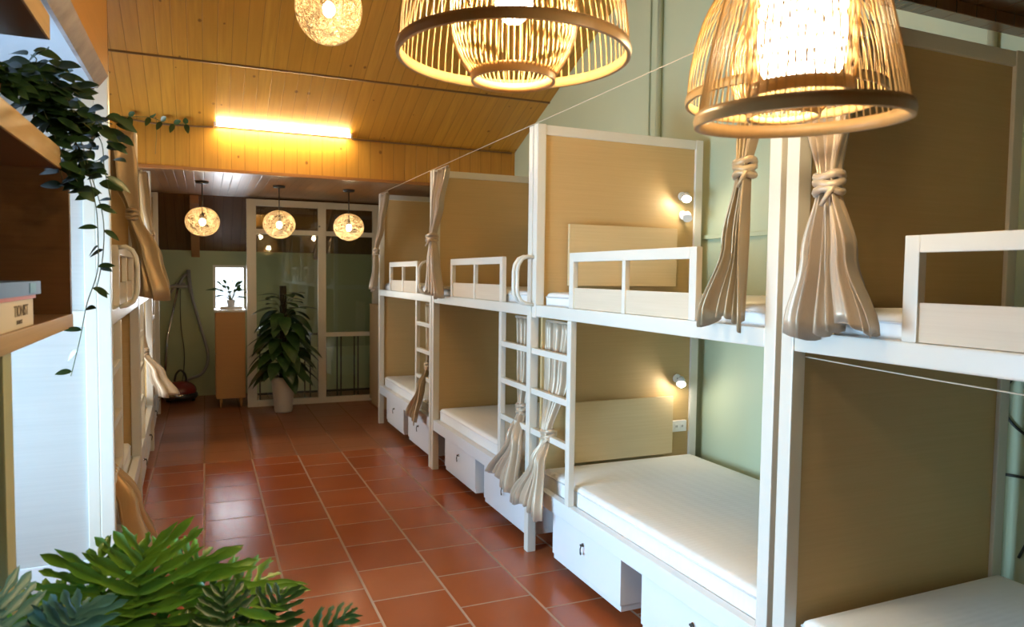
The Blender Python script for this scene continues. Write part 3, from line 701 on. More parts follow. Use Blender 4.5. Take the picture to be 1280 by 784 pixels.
# ------------------------------------------------------------------ bamboo pendant lamps
def spline_r(prof, z):
    for (z0, r0), (z1, r1) in zip(prof[:-1], prof[1:]):
        if z0 <= z <= z1:
            f = (z-z0)/(z1-z0); return r0+(r1-r0)*f
    return prof[-1][1]
def ribs(bm, prof, n, r, steps=14, cross=0.0):
    z0, z1 = prof[0][0], prof[-1][0]
    for k in range(n):
        a = 2*PI*k/n; pts = []
        for i in range(steps+1):
            z = z0+(z1-z0)*i/steps; rr = spline_r(prof, z); aa = a+cross*(i/steps)
            pts.append((rr*math.cos(aa), rr*math.sin(aa), z))
        tube(bm, pts, r, 4, cap=False)
def sm_prof(pts, n=8):
    v = smooth([(a, b, 0) for a, b in pts], n); return [(q.x, q.y) for q in v]
def bamboo_lamp(loc, zc, outer, inner, lab, bulb, inner_cross=0.0, bulb_r=0.04, bulb_z=0.16, tilt=(0, 0), rr_=0.0017, bs=(1, 1, 1.1)):
    """loc = centre of the rim; outer / inner profiles (z, r) relative to the rim"""
    T = thing('bamboo_pendant_lamp', loc, lab, 'pendant lamp', group='bamboo basket pendant lamps'); T.rotation_euler = (tilt[0], tilt[1], 0)
    o_ = sm_prof(outer); i_ = sm_prof(inner)
    bm = B(); ribs(bm, o_, 76, rr_); obj('outer_shade', bm, M['bamboo'], T)
    z, r = o_[0]
    bm = B(); lathe(bm, [(r+0.004, z-0.011), (r+0.006, z), (r+0.003, z+0.011), (r-0.004, z+0.011), (r-0.004, z-0.011), (r+0.004, z-0.011)], seg=72); obj('rim', bm, M['bamboo_rim'], T)
    bm = B(); ribs(bm, i_, 60, rr_, 12, inner_cross)
    if inner_cross: ribs(bm, i_, 60, rr_, 12, -inner_cross)
    obj('inner_shade', bm, M['bamboo'], T)
    z, r = i_[0]
    bm = B(); lathe(bm, [(r+0.003, z-0.010), (r+0.004, z), (r+0.003, z+0.010), (r-0.003, z+0.010), (r-0.003, z-0.010), (r+0.003, z-0.010)], seg=56); obj('inner_ring', bm, M['bamboo_rim'], T)
    zt, rt = o_[-1]
    bm = B(); lathe(bm, [(0.0, zt+0.012), (rt+0.004, zt+0.012), (rt+0.005, zt-0.008), (rt-0.003, zt-0.008), (rt-0.003, zt+0.004), (0.0, zt+0.004)], seg=40); obj('crown', bm, M['bamboo_rim'], T)
    bm = B(); lathe(bm, [(0.0, zt+0.004), (0.019, zt+0.004), (0.021, bulb_z+bulb_r+0.03), (0.016, bulb_z+bulb_r*0.8), (0.0, bulb_z+bulb_r*0.8)], seg=20); obj('lamp_holder', bm, M['whiteplastic'], T)
    if bs is None:
        bm = B(); lathe(bm, [(0, 0.066), (0.056, 0.066), (0.065, 0.078), (0.067, 0.16), (0.063, 0.235), (0.046, 0.262), (0, 0.264)], seg=40); obj('diffuser', bm, bulb, T)
    else:
        bm = B(); ball(bm, (0, 0, bulb_z), bulb_r, 2, *bs); obj('bulb', bm, bulb, T)
    top = zc-loc[2]
    bm = B(); tube(bm, [(0, 0, zt+0.01), (0, 0, top-0.02)], 0.0035, 8); obj('cord', bm, M['black'], T)
    bm = B(); lathe(bm, [(0, top-0.03), (0.04, top-0.028), (0.05, top), (0.0, top)], seg=24); obj('ceiling_rose', bm, M['black'], T)
    return T
CRIG = Matrix(((0.918, -0.009, 0.396), (-0.396, -0.054, 0.917), (0.013, -0.999, -0.053)))
bamboo_lamp((0.60, 1.40, 2.140), ZN, [(0, 0.240), (0.06, 0.236), (0.14, 0.222), (0.22, 0.195), (0.29, 0.15), (0.33, 0.10), (0.345, 0.06)],
            [(-0.048, 0.086), (-0.01, 0.112), (0.04, 0.130), (0.11, 0.132), (0.18, 0.112), (0.24, 0.075), (0.27, 0.045)],
            'bamboo pendant lamp with a wide dome shade, hanging left of the two others', M['bulb'], bulb_z=0.105)
bamboo_lamp((0.885, 0.888, 1.937), ZN, [(0, 0.161), (0.06, 0.150), (0.12, 0.137), (0.18, 0.122), (0.24, 0.104), (0.30, 0.075), (0.315, 0.05)],
            [(0.042, 0.078), (0.09, 0.083), (0.15, 0.083), (0.21, 0.078), (0.26, 0.065), (0.285, 0.045)],
            'front bamboo pendant lamp with a tapered cone shade and brightly glowing inner basket', M['bulb_white'], 0.35, 0.05, 0.145, tilt=(R(2.0), R(-2.5)), rr_=0.0013, bs=None)
bamboo_lamp((1.36, 1.42, 2.135), ZN, [(0, 0.240), (0.06, 0.236), (0.14, 0.222), (0.22, 0.195), (0.29, 0.15), (0.33, 0.10), (0.345, 0.06)],
            [(-0.040, 0.086), (-0.01, 0.112), (0.04, 0.130), (0.11, 0.132), (0.18, 0.112), (0.24, 0.075), (0.27, 0.045)],
            'bamboo pendant lamp partly hidden behind the front cone-shaped one', M['bulb'], bulb_z=0.105)

# ------------------------------------------------------------------ woven globes
def globe(loc, r, zc, lab, seed, n=64, wr=0.0016, flat=0.9, bulb_r=0.03):
    T = thing('globe_pendant_lamp', loc, lab, 'pendant lamp', group='round woven rattan pendant lamps')
    rnd = random.Random(seed); bm = B()
    for k in range(n):
        ax = Vector((rnd.gauss(0, 1), rnd.gauss(0, 1), rnd.gauss(0, 1))).normalized()
        a = ax.orthogonal().normalized(); b = ax.cross(a)
        off = rnd.uniform(-0.75, 0.75); rr = math.sqrt(1-off*off)
        pts = [(ax*off+(a*math.cos(q)+b*math.sin(q))*rr)*r*(1+0.01*rnd.random()) for q in [2*PI*i/26 for i in range(26)]]
        tube(bm, [(p.x, p.y, p.z*flat) for p in pts], wr, 4, closed=True)
    obj('woven_shade', bm, M['rattan'], T)
    bm = B(); ball(bm, (0, 0, -0.005), bulb_r, 2, 1, 1, 1.25); obj('bulb', bm, M['bulb_globe'], T)
    bm = B(); tube(bm, [(0, 0, bulb_r), (0, 0, bulb_r+0.055)], 0.016, 12); obj('lamp_holder', bm, M['black'], T)
    top = zc-loc[2]
    bm = B(); tube(bm, [(0, 0, bulb_r+0.05), (0, 0, top-0.01)], 0.006, 8); obj('cord', bm, M['black'], T)
    bm = B(); lathe(bm, [(0, top-0.025), (0.06, top-0.022), (0.065, top), (0, top)], seg=24); obj('ceiling_rose', bm, M['black'], T)
for x, lab, s in ((-0.018, 'woven globe lamp at left above the vacuum cleaner', 1), (0.734, 'woven globe lamp in the middle above the potted plant', 2), (1.47, 'woven globe lamp at right in front of the partition', 3)):
    globe((x, 8.0, 2.19), 0.165, ZL, lab, s)
globe((0.635, 4.05, 3.12), 0.178, ZBEAM+0.43*(YBEAM-YRIDGE)-0.43*(YRIDGE-4.05), 'large finely woven globe lamp high under the pine ceiling', 5, n=170, wr=0.0011, flat=1.08, bulb_r=0.034)

# ------------------------------------------------------------------ tube light and cable on the ceiling
def tube_light(loc, lab, x0, x1, sg):
    t = thing('tube_light', loc, lab, 'light')
    def bx(a, b, y0, y1, z0, z1, bev):
        bm = B(); box(bm, a, b, min(y0*sg, y1*sg), max(y0*sg, y1*sg), z0, z1, bev); return bm
    obj('housing', bx(x0, x1, 0.005, 0.045, -0.01, 0.03, 0.004), M['whiteplastic'], t)
    bm = B(); tube(bm, [(x0+0.02, -0.02*sg, 0.0), (x1-0.02, -0.02*sg, 0.0)], 0.014, 12); obj('tube', bm, M['tube' if sg > 0 else 'tube_unseen'], t)
    for x in (x0+0.008, x1-0.008): obj('end_cap', bx(x-0.010, x+0.010, -0.036, 0.01, -0.018, 0.02, 0.003), M['whiteplastic'], t)
tube_light((0, 6.93, 2.985), 'long lit fluorescent tube at the foot of the pine slope', 0.09, 1.30, 1)
tube_light((0, 1.93, 2.985), 'unseen lit fluorescent tube added at the foot of the near pine slope, above the picture', 0.55, 1.50, -1)  # out of view; added to give the second right bunk its warm light
bm = B(); tube(bm, smooth([(-1.0, 6.97, 2.99), (-0.62, 6.97, 2.975), (-0.35, 6.97, 2.955), (-0.1, 6.97, 2.96), (0.08, 6.955, 2.965)]), 0.008, 6)
tag(obj('power_cable', bm, M['cable_br']), 'brown cable running along the ceiling to the left end of the tube light', 'cable')
bm = B(); tube(bm, smooth([(1.31, 6.955, 2.965), (1.8, 6.97, 2.965), (2.4, 6.97, 2.965), (2.98, 6.97, 2.965)]), 0.008, 6)
tag(obj('power_cable', bm, M['cable_br']), 'brown cable running along the ceiling from the right end of the tube light', 'cable')

# ------------------------------------------------------------------ leaves
def leaf_blade(bm, base, direc, up, L, W, shape='oval', fold=0.15, droop=0.3, mat=0, nseg=8):
    d = Vector(direc).normalized(); u = Vector(up); s = d.cross(u)
    if s.length < 1e-5: s = d.orthogonal()
    s.normalize(); u = s.cross(d).normalized()
    rows = []
    for i in range(nseg+1):
        t = i/nseg
        if shape == 'heart': w = W*(max(0, math.sin(PI*min(1, (t*0.9+0.1))**0.75)))**0.8*(1.0 if t < 0.99 else 0)
        elif shape == 'lance': w = W*max(0, math.sin(PI*t**0.9))
        else: w = W*max(0, math.sin(PI*t**0.85))**0.75
        if i in (0, nseg): w = W*0.03
        c = Vector(base) + d*L*t - Vector((0, 0, 1))*droop*L*t*t
        rows.append((bm.verts.new(c+s*w*0.5+u*fold*w), bm.verts.new(c), bm.verts.new(c-s*w*0.5+u*fold*w)))
    for A, C in zip(rows[:-1], rows[1:]):
        for k in (0, 1):
            f = bm.faces.new((A[k], A[k+1], C[k+1], C[k])); f.smooth = True; f.material_index = mat
def fronds_leaf(bm, base, d0, L, lobes, W, droop, roll=0.0, mat=0, rnd=random, tipang=0.9, lobew=0.022, sub=True):
    """a deeply lobed philodendron blade: midrib with finger-like lobes on both sides"""
    d0 = Vector(d0).normalized(); side = d0.cross(Vector((0, 0, 1))).normalized()
    side = (Matrix.Rotation(roll, 3, d0) @ side)
    nrm = side.cross(d0).normalized()
    def P(t): return Vector(base) + d0*L*t - Vector((0, 0, 1))*droop*L*t*t
    n = 14; rows = []
    for i in range(n+1):
        t = i/n; w = L*0.045*(1-0.75*t)+0.004
        p = P(t); rows.append((bm.verts.new(p+side*w), bm.verts.new(p-nrm*0.004), bm.verts.new(p-side*w)))
    for A, C in zip(rows[:-1], rows[1:]):
        for k in (0, 1):
            f = bm.faces.new((A[k], A[k+1], C[k+1], C[k])); f.smooth = True; f.material_index = mat
    for i in range(lobes+1):
        t = 0.06+0.94*i/lobes
        env = max(0, math.sin(PI*(0.18+0.80*t)**0.9))**0.7
        for sgn in ((1, -1) if i < lobes else (0,)):
            tt = max(0, t-0.02)
            b = P(tt); dd = (P(min(1, tt+0.05))-P(tt)).normalized()
            ang = (1.75-1.15*t)*rnd.uniform(0.92, 1.08)
            ld = (dd*math.cos(ang)+side*sgn*math.sin(ang)) if sgn else dd
            ld += nrm*rnd.uniform(-0.02, 0.20)
            ll = W*(0.35+0.75*env)*rnd.uniform(0.88, 1.1)*(1 if sgn else 0.55)
            lw = lobew*rnd.uniform(0.9, 1.25)*(0.7+0.6*env)
            m = 8; rr = []; ls = ld.cross(nrm).normalized(); sagr = rnd.uniform(0.06, 0.16)
            for k in range(m+1):
                q = k/m; c = b+ld*ll*q+dd*ll*0.22*q*q-Vector((0, 0, 1))*ll*sagr*q*q
                wave = 1+0.34*math.sin(q*11+i*2)
                w = lw*(0.75+0.55*math.sin(PI*q))*wave*(1 if k < m else 0.08)*0.5
                rr.append((bm.verts.new(c+ls*w+nrm*w*0.5), bm.verts.new(c), bm.verts.new(c-ls*w+nrm*w*0.5)))
            for A, C in zip(rr[:-1], rr[1:]):
                for k in (0, 1):
                    f = bm.faces.new((A[k], A[k+1], C[k+1], C[k])); f.smooth = True; f.material_index = mat
            if sub and sgn and ll > W*0.5:      # side toothed lobe
                for q0 in (0.45, 0.72):
                    c0 = b+ld*ll*q0+dd*ll*0.22*q0*q0-Vector((0, 0, 1))*ll*0.13*q0*q0
                    leaf_blade(bm, c0, ld*0.7+dd*0.75, nrm, ll*0.33, lw*0.75, 'lance', 0.2, 0.2, mat, 4)

def fern(loc, pot_h, lab, cat, leaves, mat, seed, pot_r=0.11, lobew=0.022, potmat='terracotta'):
    T = thing('philodendron_plant', loc, lab, cat); rnd = random.Random(seed)
    bm = B(); lathe(bm, [(0.0, 0), (pot_r*0.72, 0), (pot_r*0.95, pot_h*0.82), (pot_r*1.05, pot_h*0.82), (pot_r*1.08, pot_h), (pot_r*0.95, pot_h), (pot_r*0.90, pot_h*0.86)], seg=36); obj('pot', bm, M[potmat], T)
    bm = B(); disc(bm, pot_r*0.92, pot_h*0.88); obj('soil', bm, M['soil'], T)
    bs = B(); bl = B()
    for (az, el, stem, L, W, droop, roll) in leaves:
        d = Vector((math.cos(az)*math.cos(el), math.sin(az)*math.cos(el), math.sin(el)))
        p0 = Vector((0.02*math.cos(az), 0.02*math.sin(az), pot_h*0.87)); p1 = p0+d*stem*0.5+Vector((0, 0, stem*0.12)); p2 = p0+d*stem
        tube(bs, smooth([p0, p1, p2], 5), 0.0045, 6)
        d2 = (d+Vector((0, 0, -0.25))).normalized()
        fronds_leaf(bl, p2, d2, L, 8, W, droop, roll, 0, rnd, lobew=lobew)
    obj('stems', bs, M['stem'], T); obj('leaves', bl, M[mat], T)
    return T

# ------------------------------------------------------------------ foreground planting
# low white cabinet the foreground pots stand on (its top is just below the frame)
t = thing('plant_stand', (0, 0, 0), 'low wooden plant stand just below the picture, carrying the leafy plants', 'plant stand')
bm = B(); box(bm, -0.80, 0.40, 1.22, 1.66, 0.70, 0.735, 0.004); obj('top_board', bm, M['oak'], t)
bm = B()
box(bm, -0.78, 0.38, 1.24, 1.64, 0.12, 0.15, 0.003); obj('lower_shelf', bm, M['oak'], t)
for x in (-0.79, 0.355):
    for y in (1.23, 1.615):
        bm = B(); box(bm, x, x+0.035, y, y+0.035, 0, 0.70, 0.003); obj('leg', bm, M['oak'], t)
S = 0.735
rad = math.radians
fern((-0.150, 1.50, S), 0.16, 'bright green lobed philodendron at the bottom left corner', 'plant',
     [(rad(80), rad(62), 0.10, 0.18, 0.13, 0.10, 0.0), (rad(25), rad(40), 0.12, 0.21, 0.12, 0.22, 0.35), (rad(150), rad(46), 0.11, 0.16, 0.12, 0.25, -0.3),
      (rad(52), rad(52), 0.11, 0.19, 0.12, 0.2, 0.3), (rad(112), rad(58), 0.11, 0.17, 0.12, 0.15, -0.3), (rad(5), rad(36), 0.10, 0.17, 0.11, 0.3, 0.3),
      (rad(-110), rad(50), 0.08, 0.15, 0.10, 0.3, 0.2), (rad(-50), rad(40), 0.09, 0.15, 0.10, 0.3, 0.3)], 'leaf_green', 11, 0.10, 0.0115)
fern((0.040, 1.43, S), 0.105, 'dark green plant with narrow lobed fronds, right of the bright green one', 'plant',
     [(rad(10), rad(44), 0.09, 0.185, 0.060, 0.12, 0.3), (rad(95), rad(66), 0.10, 0.13, 0.065, 0.1, 0.2), (rad(168), rad(38), 0.08, 0.15, 0.06, 0.3, -0.2),
      (rad(50), rad(58), 0.09, 0.15, 0.065, 0.15, 0.3), (rad(-35), rad(45), 0.09, 0.15, 0.06, 0.3, 0.2), (rad(130), rad(56), 0.09, 0.13, 0.06, 0.2, -0.4)], 'leaf_deep', 12, 0.075, 0.0078)
fern((-0.300, 1.44, S), 0.16, 'blue green lobed plant left of the bright green one, beside the olive post', 'plant',
     [(rad(115), rad(64), 0.09, 0.17, 0.09, 0.15, 0.2), (rad(60), rad(60), 0.08, 0.15, 0.085, 0.25, 0.3), (rad(165), rad(50), 0.09, 0.15, 0.08, 0.3, -0.3),
      (rad(85), rad(45), 0.10, 0.16, 0.08, 0.3, 0.0), (rad(-80), rad(50), 0.08, 0.14, 0.06, 0.3, 0.2)], 'leaf_blue', 13, 0.080, 0.0105)

# ------------------------------------------------------------------ wall shelf with books and trailing plant
SX = -0.35
t = thing('wall_shelf', (SX, 1.4, 1.53), 'dark wooden open shelf unit in the left foreground', 'shelf')
def shelfboard(y0, y1, z0, z1, nm='shelf_board', xd=0.30):
    bm = B(); box(bm, -xd, -0.006, y0-1.4, y1-1.4, z0-1.53, z1-1.53, 0.0015); o = obj(nm, bm, M['shelf'], t)
    bm = B(); box(bm, -0.006, 0.0, y0-1.4, y1-1.4, z0-1.53, z1-1.53, 0.0015); obj('edge_band', bm, M['shelf_edge'], o)
shelfboard(0.75, 2.385, 1.512, 1.550)
shelfboard(0.75, 2.245, 1.945, 2.000)
shelfboard(0.75, 2.130, 2.250, 2.31)
bm = B(); box(bm, -0.30, -0.002, 0.962, 0.985, 0.02, 0.455); obj('end_board', bm, M['shelf'], t)
bm = B(); box(bm, -0.30, -0.001, -0.65, -0.627, 0.02, 0.415); obj('end_board', bm, M['shelf'], t)
bm = B(); box(bm, -0.312, -0.30, -0.65, 0.985, -0.018, 0.78); obj('back_board', bm, M['shelf'], t)

# text cut-out helper: lettering as thin raised strokes from a font curve turned into mesh
def text_mesh(s, size, ext=0.0004):
    cu = bpy.data.curves.new('txt', 'FONT'); cu.body = s; cu.size = size; cu.extrude = ext; cu.align_x = 'LEFT'
    ob = bpy.data.objects.new('txt', cu); COL.objects.link(ob)
    bpy.context.view_layer.update()
    me = bpy.data.meshes.new_from_object(ob.evaluated_get(bpy.context.evaluated_depsgraph_get()))
    bpy.data.objects.remove(ob); return me
def book(loc, dims, cover, lab, rot=0, lettering=None, band=None, spinex=0.0):
    """lying book: spine towards +x; dims = (depth x, length y, thickness z)"""
    dx, dy, dz = dims
    T = thing('book', loc, lab, 'book', rotz=rot, group='books lying on the wall shelf')
    bm = B(); box(bm, -dx, 0, 0, dy, 0, 0.003); box(bm, -dx, 0, 0, dy, dz-0.003, dz); box(bm, -0.003, 0, 0, dy, 0.003, dz-0.003)
    obj('cover', bm, cover, T)
    bm = B(); box(bm, -dx+0.004, -0.003, 0.003, dy-0.003, 0.003, dz-0.003); obj('pages', bm, M['pages'], T)
    if band:
        bm = B(); box(bm, 0.0, 0.0006, band[0], band[1], 0.004, dz-0.004); obj('spine_band', bm, band[2], T)
    if lettering:
        for (s, size, y, z) in lettering:
            me = text_mesh(s, size); bm = B(); bm.from_mesh(me)
            # text reads along +y when seen from +x
            bm.transform(Matrix(((0, 0, 1, 0.0006), (1, 0, 0, y), (0, 1, 0, z), (0, 0, 0, 1))))
            obj('spine_lettering', bm, M['ink'], T)
    return T
book((SX-0.012, 1.47, 1.550), (0.20, 0.46, 0.060), M['book_cream'], 'thick cream book with grey lettering, lowest on the shelf', lettering=[('TIONIST', 0.034, 0.28, 0.026), ('BONBEST', 0.012, 0.30, 0.010)])
book((SX-0.010, 1.45, 1.6105), (0.20, 0.50, 0.008), M['book_orange'], 'thin tan-orange book between the cream and the blue book')
book((SX-0.006, 1.43, 1.619), (0.19, 0.555, 0.030), M['book_blue'], 'blue book lying on top of the cream book', band=(0.44, 0.50, M['book_teal']))
# trailing plant
T = thing('trailing_plant', (SX-0.17, 2.05, 2.0), 'trailing dark green plant spilling from the wall shelf, with long hanging stems', 'plant')
bm = B(); lathe(bm, [(0, 0), (0.055, 0), (0.07, 0.10), (0.078, 0.10), (0.078, 0.115), (0.066, 0.115), (0.062, 0.095)], seg=28); obj('pot', bm, M['terracotta'], T)
bm = B(); disc(bm, 0.063, 0.098); obj('soil', bm, M['soil'], T)
rnd = random.Random(42); bs = B(); bl = B()
def wp(px, py, Y):      # point on the ray of a picture position at depth Y (placing only)
    d = CRIG @ Vector((px-640, py-392, 890)); k = Y/d.y; return Vector((d.x*k, Y, 1.675+d.z*k))
def rel(p): return p-Vector((SX-0.17, 2.05, 2.0))
org = Vector((0, 0, 0.11))
strands = [
    [(40, 120), (75, 150), (100, 190), (118, 250), (122, 300), (121, 340), (108, 380), (100, 420), (88, 470)],
    [(50, 110), (95, 165), (112, 215), (128, 270), (128, 320), (120, 360)],
    [(60, 110), (100, 150), (125, 175), (130, 210), (138, 250)],
    [(40, 90), (60, 110), (90, 150), (95, 200), (100, 240)],
    [(45, 85), (70, 85), (85, 90)], [(50, 95), (85, 110), (100, 120)], [(30, 90), (45, 75), (38, 68)],
    [(40, 120), (60, 150), (72, 200), (80, 235)], [(60, 130), (110, 145), (140, 155)], [(30, 110), (50, 130), (85, 210), (105, 235)],
    [(60, 120), (95, 140), (120, 150), (136, 175)], [(40, 110), (70, 130), (95, 180), (112, 195)],
]
for si, st in enumerate(strands):
    Yb = 2.20+0.05*rnd.random()
    pts = [org+Vector((0.01*rnd.uniform(-1, 1), 0.01, 0)), org+Vector((0.03, 0.04, 0.03))]+[rel(wp(x, y, Yb+0.01*i)) for i, (x, y) in enumerate(st)]
    sp = smooth(pts, 6); tube(bs, sp, 0.0014, 5)
    dense = si not in (0, 1)
    acc = 0
    n = len(sp)
    for i in range(8, n, 1):
        acc += (sp[i]-sp[i-1]).length
        low = sp[i].z < -0.10
        gap = 0.05 if (low) else 0.020
        if acc > gap or i == n-1 and si:
            acc = 0
            for rep in range(1 if low else 2):
                a = rnd.uniform(0, 2*PI)
                sgn = rnd.choice((-1, 1))
                d = Vector((0.918, -0.396, 0))*sgn*rnd.uniform(0.6, 1) + Vector((0.39, 0.9, 0))*rnd.uniform(-0.6, 0.6) + Vector((0, 0, rnd.uniform(-0.5, 0.35)))
                jit = Vector((0, 0, 0)) if low else Vector((rnd.uniform(-1, 1), rnd.uniform(-1, 1), rnd.uniform(-1, 1)))*0.022
                leaf_blade(bl, sp[i]+jit, d, (0.39*rnd.uniform(0, 1), -0.9, 0.7), rnd.uniform(0.048, 0.068) if not low else rnd.uniform(0.038, 0.048), rnd.uniform(0.026, 0.038) if not low else 0.019, 'oval', 0.12, 0.2)
obj('stems', bs, M['stem'], T); obj('leaves', bl, M['leaf_vine'], T)
# short vine sprig along the ceiling cable
T = thing('vine_sprig', (-0.62, 6.9, 2.975), 'thin vine with a few small leaves climbing along the ceiling cable', 'vine')
bs = B(); bl = B()
pts = smooth([(-0.02, 0, 0.0), (0.2, 0.03, 0.02), (0.33, 0.02, -0.02), (0.48, 0.03, -0.01)]); tube(bs, pts, 0.003, 5)
for i in range(2, len(pts), 4):
    for z in (0.5, -0.9): leaf_blade(bl, pts[i], (rnd.uniform(-0.6, 0.8), -0.5, z), (0, -1, 0.3), 0.085, 0.045, 'oval', 0.1, 0.2)
tube(bs, smooth([pts[8], pts[8]+Vector((0.0, -0.02, -0.12)), pts[8]+Vector((-0.01, -0.02, -0.30))]), 0.002, 5)
obj('stems', bs, M['stem'], T); obj('leaves', bl, M['leaf_vine'], T)

# ------------------------------------------------------------------ potted plant by the partition
T = thing('potted_plant', (0.857, 8.92, 0), 'large dark leafy plant climbing a moss pole in a tall white pot', 'plant')
bm = B(); lathe(bm, [(0, 0.0), (0.095, 0.0), (0.105, 0.03), (0.135, 0.36), (0.147, 0.40), (0.147, 0.43), (0.13, 0.43), (0.125, 0.37)], seg=40); obj('pot', bm, M['pot_white'], T)
bm = B(); disc(bm, 0.127, 0.39); obj('soil', bm, M['soil'], T)
bm = B(); tube(bm, [(0, 0, 0.38), (0.005, 0, 0.9), (0.0, 0, 1.52)], [0.045, 0.042, 0.040], 14); obj('moss_pole', bm, M['moss'], T)
rnd = random.Random(77); bs = B(); bl = B()
for i in range(95):
    z = 0.44+0.95*(i/94)**1.25+rnd.uniform(-0.02, 0.02)
    env = 0.34*(1-max(0, (z-0.44)/1.05)**1.6*0.55)
    a = i*2.39996+rnd.uniform(-0.3, 0.3)
    rr = env*rnd.uniform(0.30, 0.75)
    b0 = Vector((0.035*math.cos(a), 0.035*math.sin(a), z-0.04)); b1 = Vector((rr*math.cos(a), rr*math.sin(a), z+0.05))
    tube(bs, smooth([b0, (b0+b1)/2+Vector((0, 0, 0.03)), b1], 3), 0.0035, 5)
    dz = -0.35 if z < 1.2 else 0.05
    ll = rnd.uniform(0.20, 0.30)*(1 if z < 1.25 else 0.85)
    leaf_blade(bl, b1, (math.cos(a), math.sin(a), dz+rnd.uniform(-0.25, 0.15)), (0, 0, 1), ll, ll*0.62, 'heart', 0.08, 0.35 if z < 1.2 else 0.15)
for v in bl.verts:
    if v.co.y > 0: v.co.y *= 0.62
obj('stems', bs, M['stem'], T); obj('leaves', bl, M['leaf_dark'], T)

# ------------------------------------------------------------------ oak cabinet
T = thing('cabinet', (0.12, 9.40, 0), 'narrow honey-coloured wooden cabinet on short legs beside the partition', 'cabinet')
bm = B(); box(bm, 0, 0.335, 0, 0.42, 0.115, 1.185, 0.004); obj('body', bm, M['oak'], T)
bm = B(); box(bm, -0.02, 0.345, -0.015, 0.43, 1.185, 1.212, 0.004); obj('top_board', bm, M['pvc'], T)
for x in (0.035, 0.27):
    for y in (0.03, 0.37):
        bm = B(); lathe(bm, [(0, 0), (0.012, 0), (0.020, 0.118), (0, 0.118)], x+0.015, y+0.01, 14); obj('leg', bm, M['oak'], T)
bm = B(); box(bm, -0.010, 0.0, 0.02, 0.40, 0.13, 0.66, 0.002); obj('door', bm, M['oak'], T)
bm = B(); box(bm, -0.010, 0.0, 0.02, 0.40, 0.68, 1.17, 0.002); obj('door', bm, M['oak'], T)
T = thing('tray', (0.30, 9.62, 1.212), 'small white tray on top of the wooden cabinet', 'tray')
bm = B(); box(bm, -0.13, 0.13, -0.10, 0.10, 0, 0.006, 0.002); box(bm, -0.13, 0.13, -0.10, -0.092, 0.006, 0.03); box(bm, -0.13, 0.13, 0.092, 0.10, 0.006, 0.03); box(bm, -0.13, -0.122, -0.092, 0.092, 0.006, 0.03); box(bm, 0.122, 0.13, -0.092, 0.092, 0.006, 0.03); obj('tray_body', bm, M['pot_white'], T)
T = thing('potted_plant', (0.30, 9.62, 1.2185), 'small leafy plant in a pale pot against the bright window', 'plant')
bm = B(); lathe(bm, [(0, 0), (0.035, 0), (0.05, 0.10), (0.052, 0.11), (0.044, 0.11), (0.042, 0.09)], seg=24); obj('pot', bm, M['pot_white'], T)
bs = B(); bl = B()
for i in range(22):
    a = i*2.4; el = rnd.uniform(0.4, 1.3); d = Vector((math.cos(a)*math.cos(el), math.sin(a)*math.cos(el)*0.5, math.sin(el)))
    b0 = Vector((0, 0, 0.10)); b1 = b0+d*rnd.uniform(0.10, 0.24); tube(bs, [b0, b1], 0.003, 5)
    leaf_blade(bl, b1, d+Vector((0, 0, -0.3)), (0, -0.5, 1), rnd.uniform(0.09, 0.14), 0.045, 'oval', 0.1, 0.3)
obj('stems', bs, M['stem'], T); obj('leaves', bl, M['leaf_deep'], T)
# tan side board at the right of the partition
T = thing('side_cabinet', (1.965, 8.62, 0), 'slim tan cabinet between the partition and the farthest right bunk', 'cabinet')
bm = B(); box(bm, 0, 0.40, 0, 0.60, 0.06, 1.27, 0.004); obj('body', bm, M['tan'], T)
bm = B(); box(bm, 0.02, 0.38, 0.02, 0.58, 0.0, 0.06); obj('plinth', bm, M['tan'], T)
bm = B(); box(bm, -0.006, 0.41, -0.006, 0.61, 1.27, 1.29, 0.003); obj('top_board', bm, M['tan'], T)

# ------------------------------------------------------------------ vacuum cleaner
T = thing('vacuum_cleaner', (-0.30, 10.02, 0), 'dark red canister vacuum cleaner with its pipe leaning on the green wall', 'vacuum cleaner')
bm = B(); ball(bm, (0, 0, 0.15), 0.19, 3, 1.0, 1.0, 0.66); obj('body', bm, M['red'], T)
bm = B(); lathe(bm, [(0, 0.05), (0.19, 0.05), (0.205, 0.075), (0.205, 0.105), (0.19, 0.125), (0.0, 0.125)], seg=36); obj('bumper', bm, M['black'], T)
bm = B(); ball(bm, (-0.02, -0.14, 0.10), 0.10, 3, 1.25, 0.65, 0.45); obj('front_cover', bm, M['chrome'], T)
for x in (-0.15, 0.15):
    bm = B(); tube(bm, [(x-0.02, 0.06, 0.055), (x+0.02, 0.06, 0.055)], 0.055, 20); obj('wheel', bm, M['black'], T)
bm = B(); tube(bm, smooth([(-0.07, 0, 0.27), (-0.05, 0, 0.36), (0.0, 0, 0.41), (0.05, 0, 0.36), (0.07, 0, 0.27)]), 0.014, 8); obj('carry_handle', bm, M['black'], T)
bm = B(); tube(bm, [(-0.21, 0.20, 0.012), (-0.16, 0.33, 0.8), (-0.02, 0.385, 1.50)], 0.016, 10); obj('pipe', bm, M['chrome'], T)
bm = B(); tube(bm, smooth([(0.03, 0.05, 0.24), (0.10, 0.10, 0.28), (0.26, 0.2, 0.34), (0.33, 0.27, 0.55), (0.24, 0.32, 0.95), (0.15, 0.36, 1.30), (0.10, 0.37, 1.60), (0.05, 0.375, 1.62), (-0.02, 0.37, 1.50)]), 0.020, 10); obj('hose', bm, M['grey'], T)
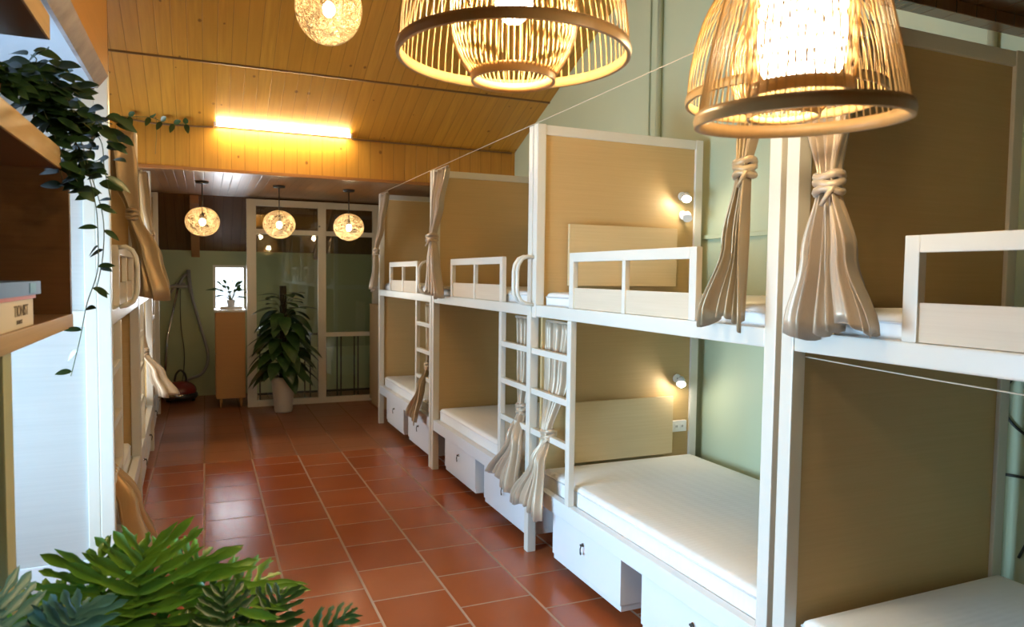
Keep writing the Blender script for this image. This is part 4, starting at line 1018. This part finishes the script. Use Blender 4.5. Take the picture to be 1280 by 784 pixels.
bm = B(); tube(bm, [(0.12, 0.37, 1.40), (0.10, 0.375, 1.70)], [0.022, 0.028], 10); box(bm, -0.14, 0.10, 0.36, 0.40, 1.46, 1.50, 0.005); tube(bm, [(-0.15, 0.37, 1.36), (-0.02, 0.38, 1.52)], 0.016, 8); obj('nozzle', bm, M['grey'], T)
bm = B(); tube(bm, smooth([(0.0, 0.385, 1.45), (0.0, 0.39, 1.0), (0.04, 0.36, 0.6), (0.03, 0.2, 0.34), (0.02, 0.10, 0.26)]), 0.006, 6); obj('power_cord', bm, M['black'], T)
bm = B(); box(bm, -0.06, 0.06, 0.405, 0.43, 1.47, 1.53, 0.004); obj('wall_hook', bm, M['grey'], T)

# ------------------------------------------------------------------ daylight and world
w = bpy.data.worlds.new('World'); sc.world = w; w.use_nodes = True
nt = w.node_tree; bg = nt.nodes['Background']
bg.inputs[0].default_value = (0.80, 0.90, 1.0, 1); bg.inputs[1].default_value = 2.3
def area(name, loc, rot, sx, sy, energy, color):
    l = bpy.data.lights.new(name, 'AREA'); l.shape = 'RECTANGLE'; l.size = sx; l.size_y = sy; l.energy = energy; l.color = color
    o = bpy.data.objects.new(name, l); COL.objects.link(o); o.location = loc; o.rotation_euler = rot
    return o
DAY = (0.46, 0.74, 1.0)
area('daylight_left', (XL-0.25, (NW[0]+NW[1])/2, (NW[2]+NW[3])/2), (0, -PI/2, 0), NW[3]-NW[2], NW[1]-NW[0], 215, DAY)
area('daylight_bunk', (XL-0.25, (FW[0]+FW[1])/2, (FW[2]+FW[3])/2), (0, -PI/2, 0), FW[3]-FW[2], FW[1]-FW[0], 95, (0.88, 0.94, 1.0))
area('daylight_far', ((wx0+wx1)/2, YB+0.3, (wz0+wz1)/2), (-PI/2, 0, 0), wx1-wx0, wz1-wz0, 26, (0.9, 0.95, 1.0))

# ------------------------------------------------------------------ camera
cam = bpy.data.cameras.new('Camera'); co = bpy.data.objects.new('Camera', cam); COL.objects.link(co)
cam.sensor_width = 36; cam.lens = 890/1280*36; cam.clip_start = 0.02
def basis(f=890, vp=(256, 340), vpx=(2800, 372)):
    a = Vector((vp[0]-640, vp[1]-392, f)).normalized()
    b = Vector((vpx[0]-640, vpx[1]-392, f)); b = (b-a*a.dot(b)).normalized()
    c = b.cross(a)
    return a, b, c
a, b, c = basis()
# rows: world X=b, Y=a, Z=c expressed in camera (right, down, forward)
right = Vector((b.x, a.x, c.x)); down = Vector((b.y, a.y, c.y)); fwd = Vector((b.z, a.z, c.z))
if c.y > 0: 
    c = -c; right.z = -right.z; down.z = -down.z; fwd.z = -fwd.z
m = Matrix((( right.x, -down.x, -fwd.x, 0), (right.y, -down.y, -fwd.y, 0), (right.z, -down.z, -fwd.z, 1.675), (0, 0, 0, 1)))
co.matrix_world = m
cam.dof.use_dof = True; cam.dof.focus_distance = 3.2; cam.dof.aperture_fstop = 4.5
sc.camera = co
sc.view_settings.view_transform = 'Standard'; sc.view_settings.look = 'None'
sc.view_settings.exposure = 0.34; sc.view_settings.gamma = 1.0
sc.view_settings.use_curve_mapping = False
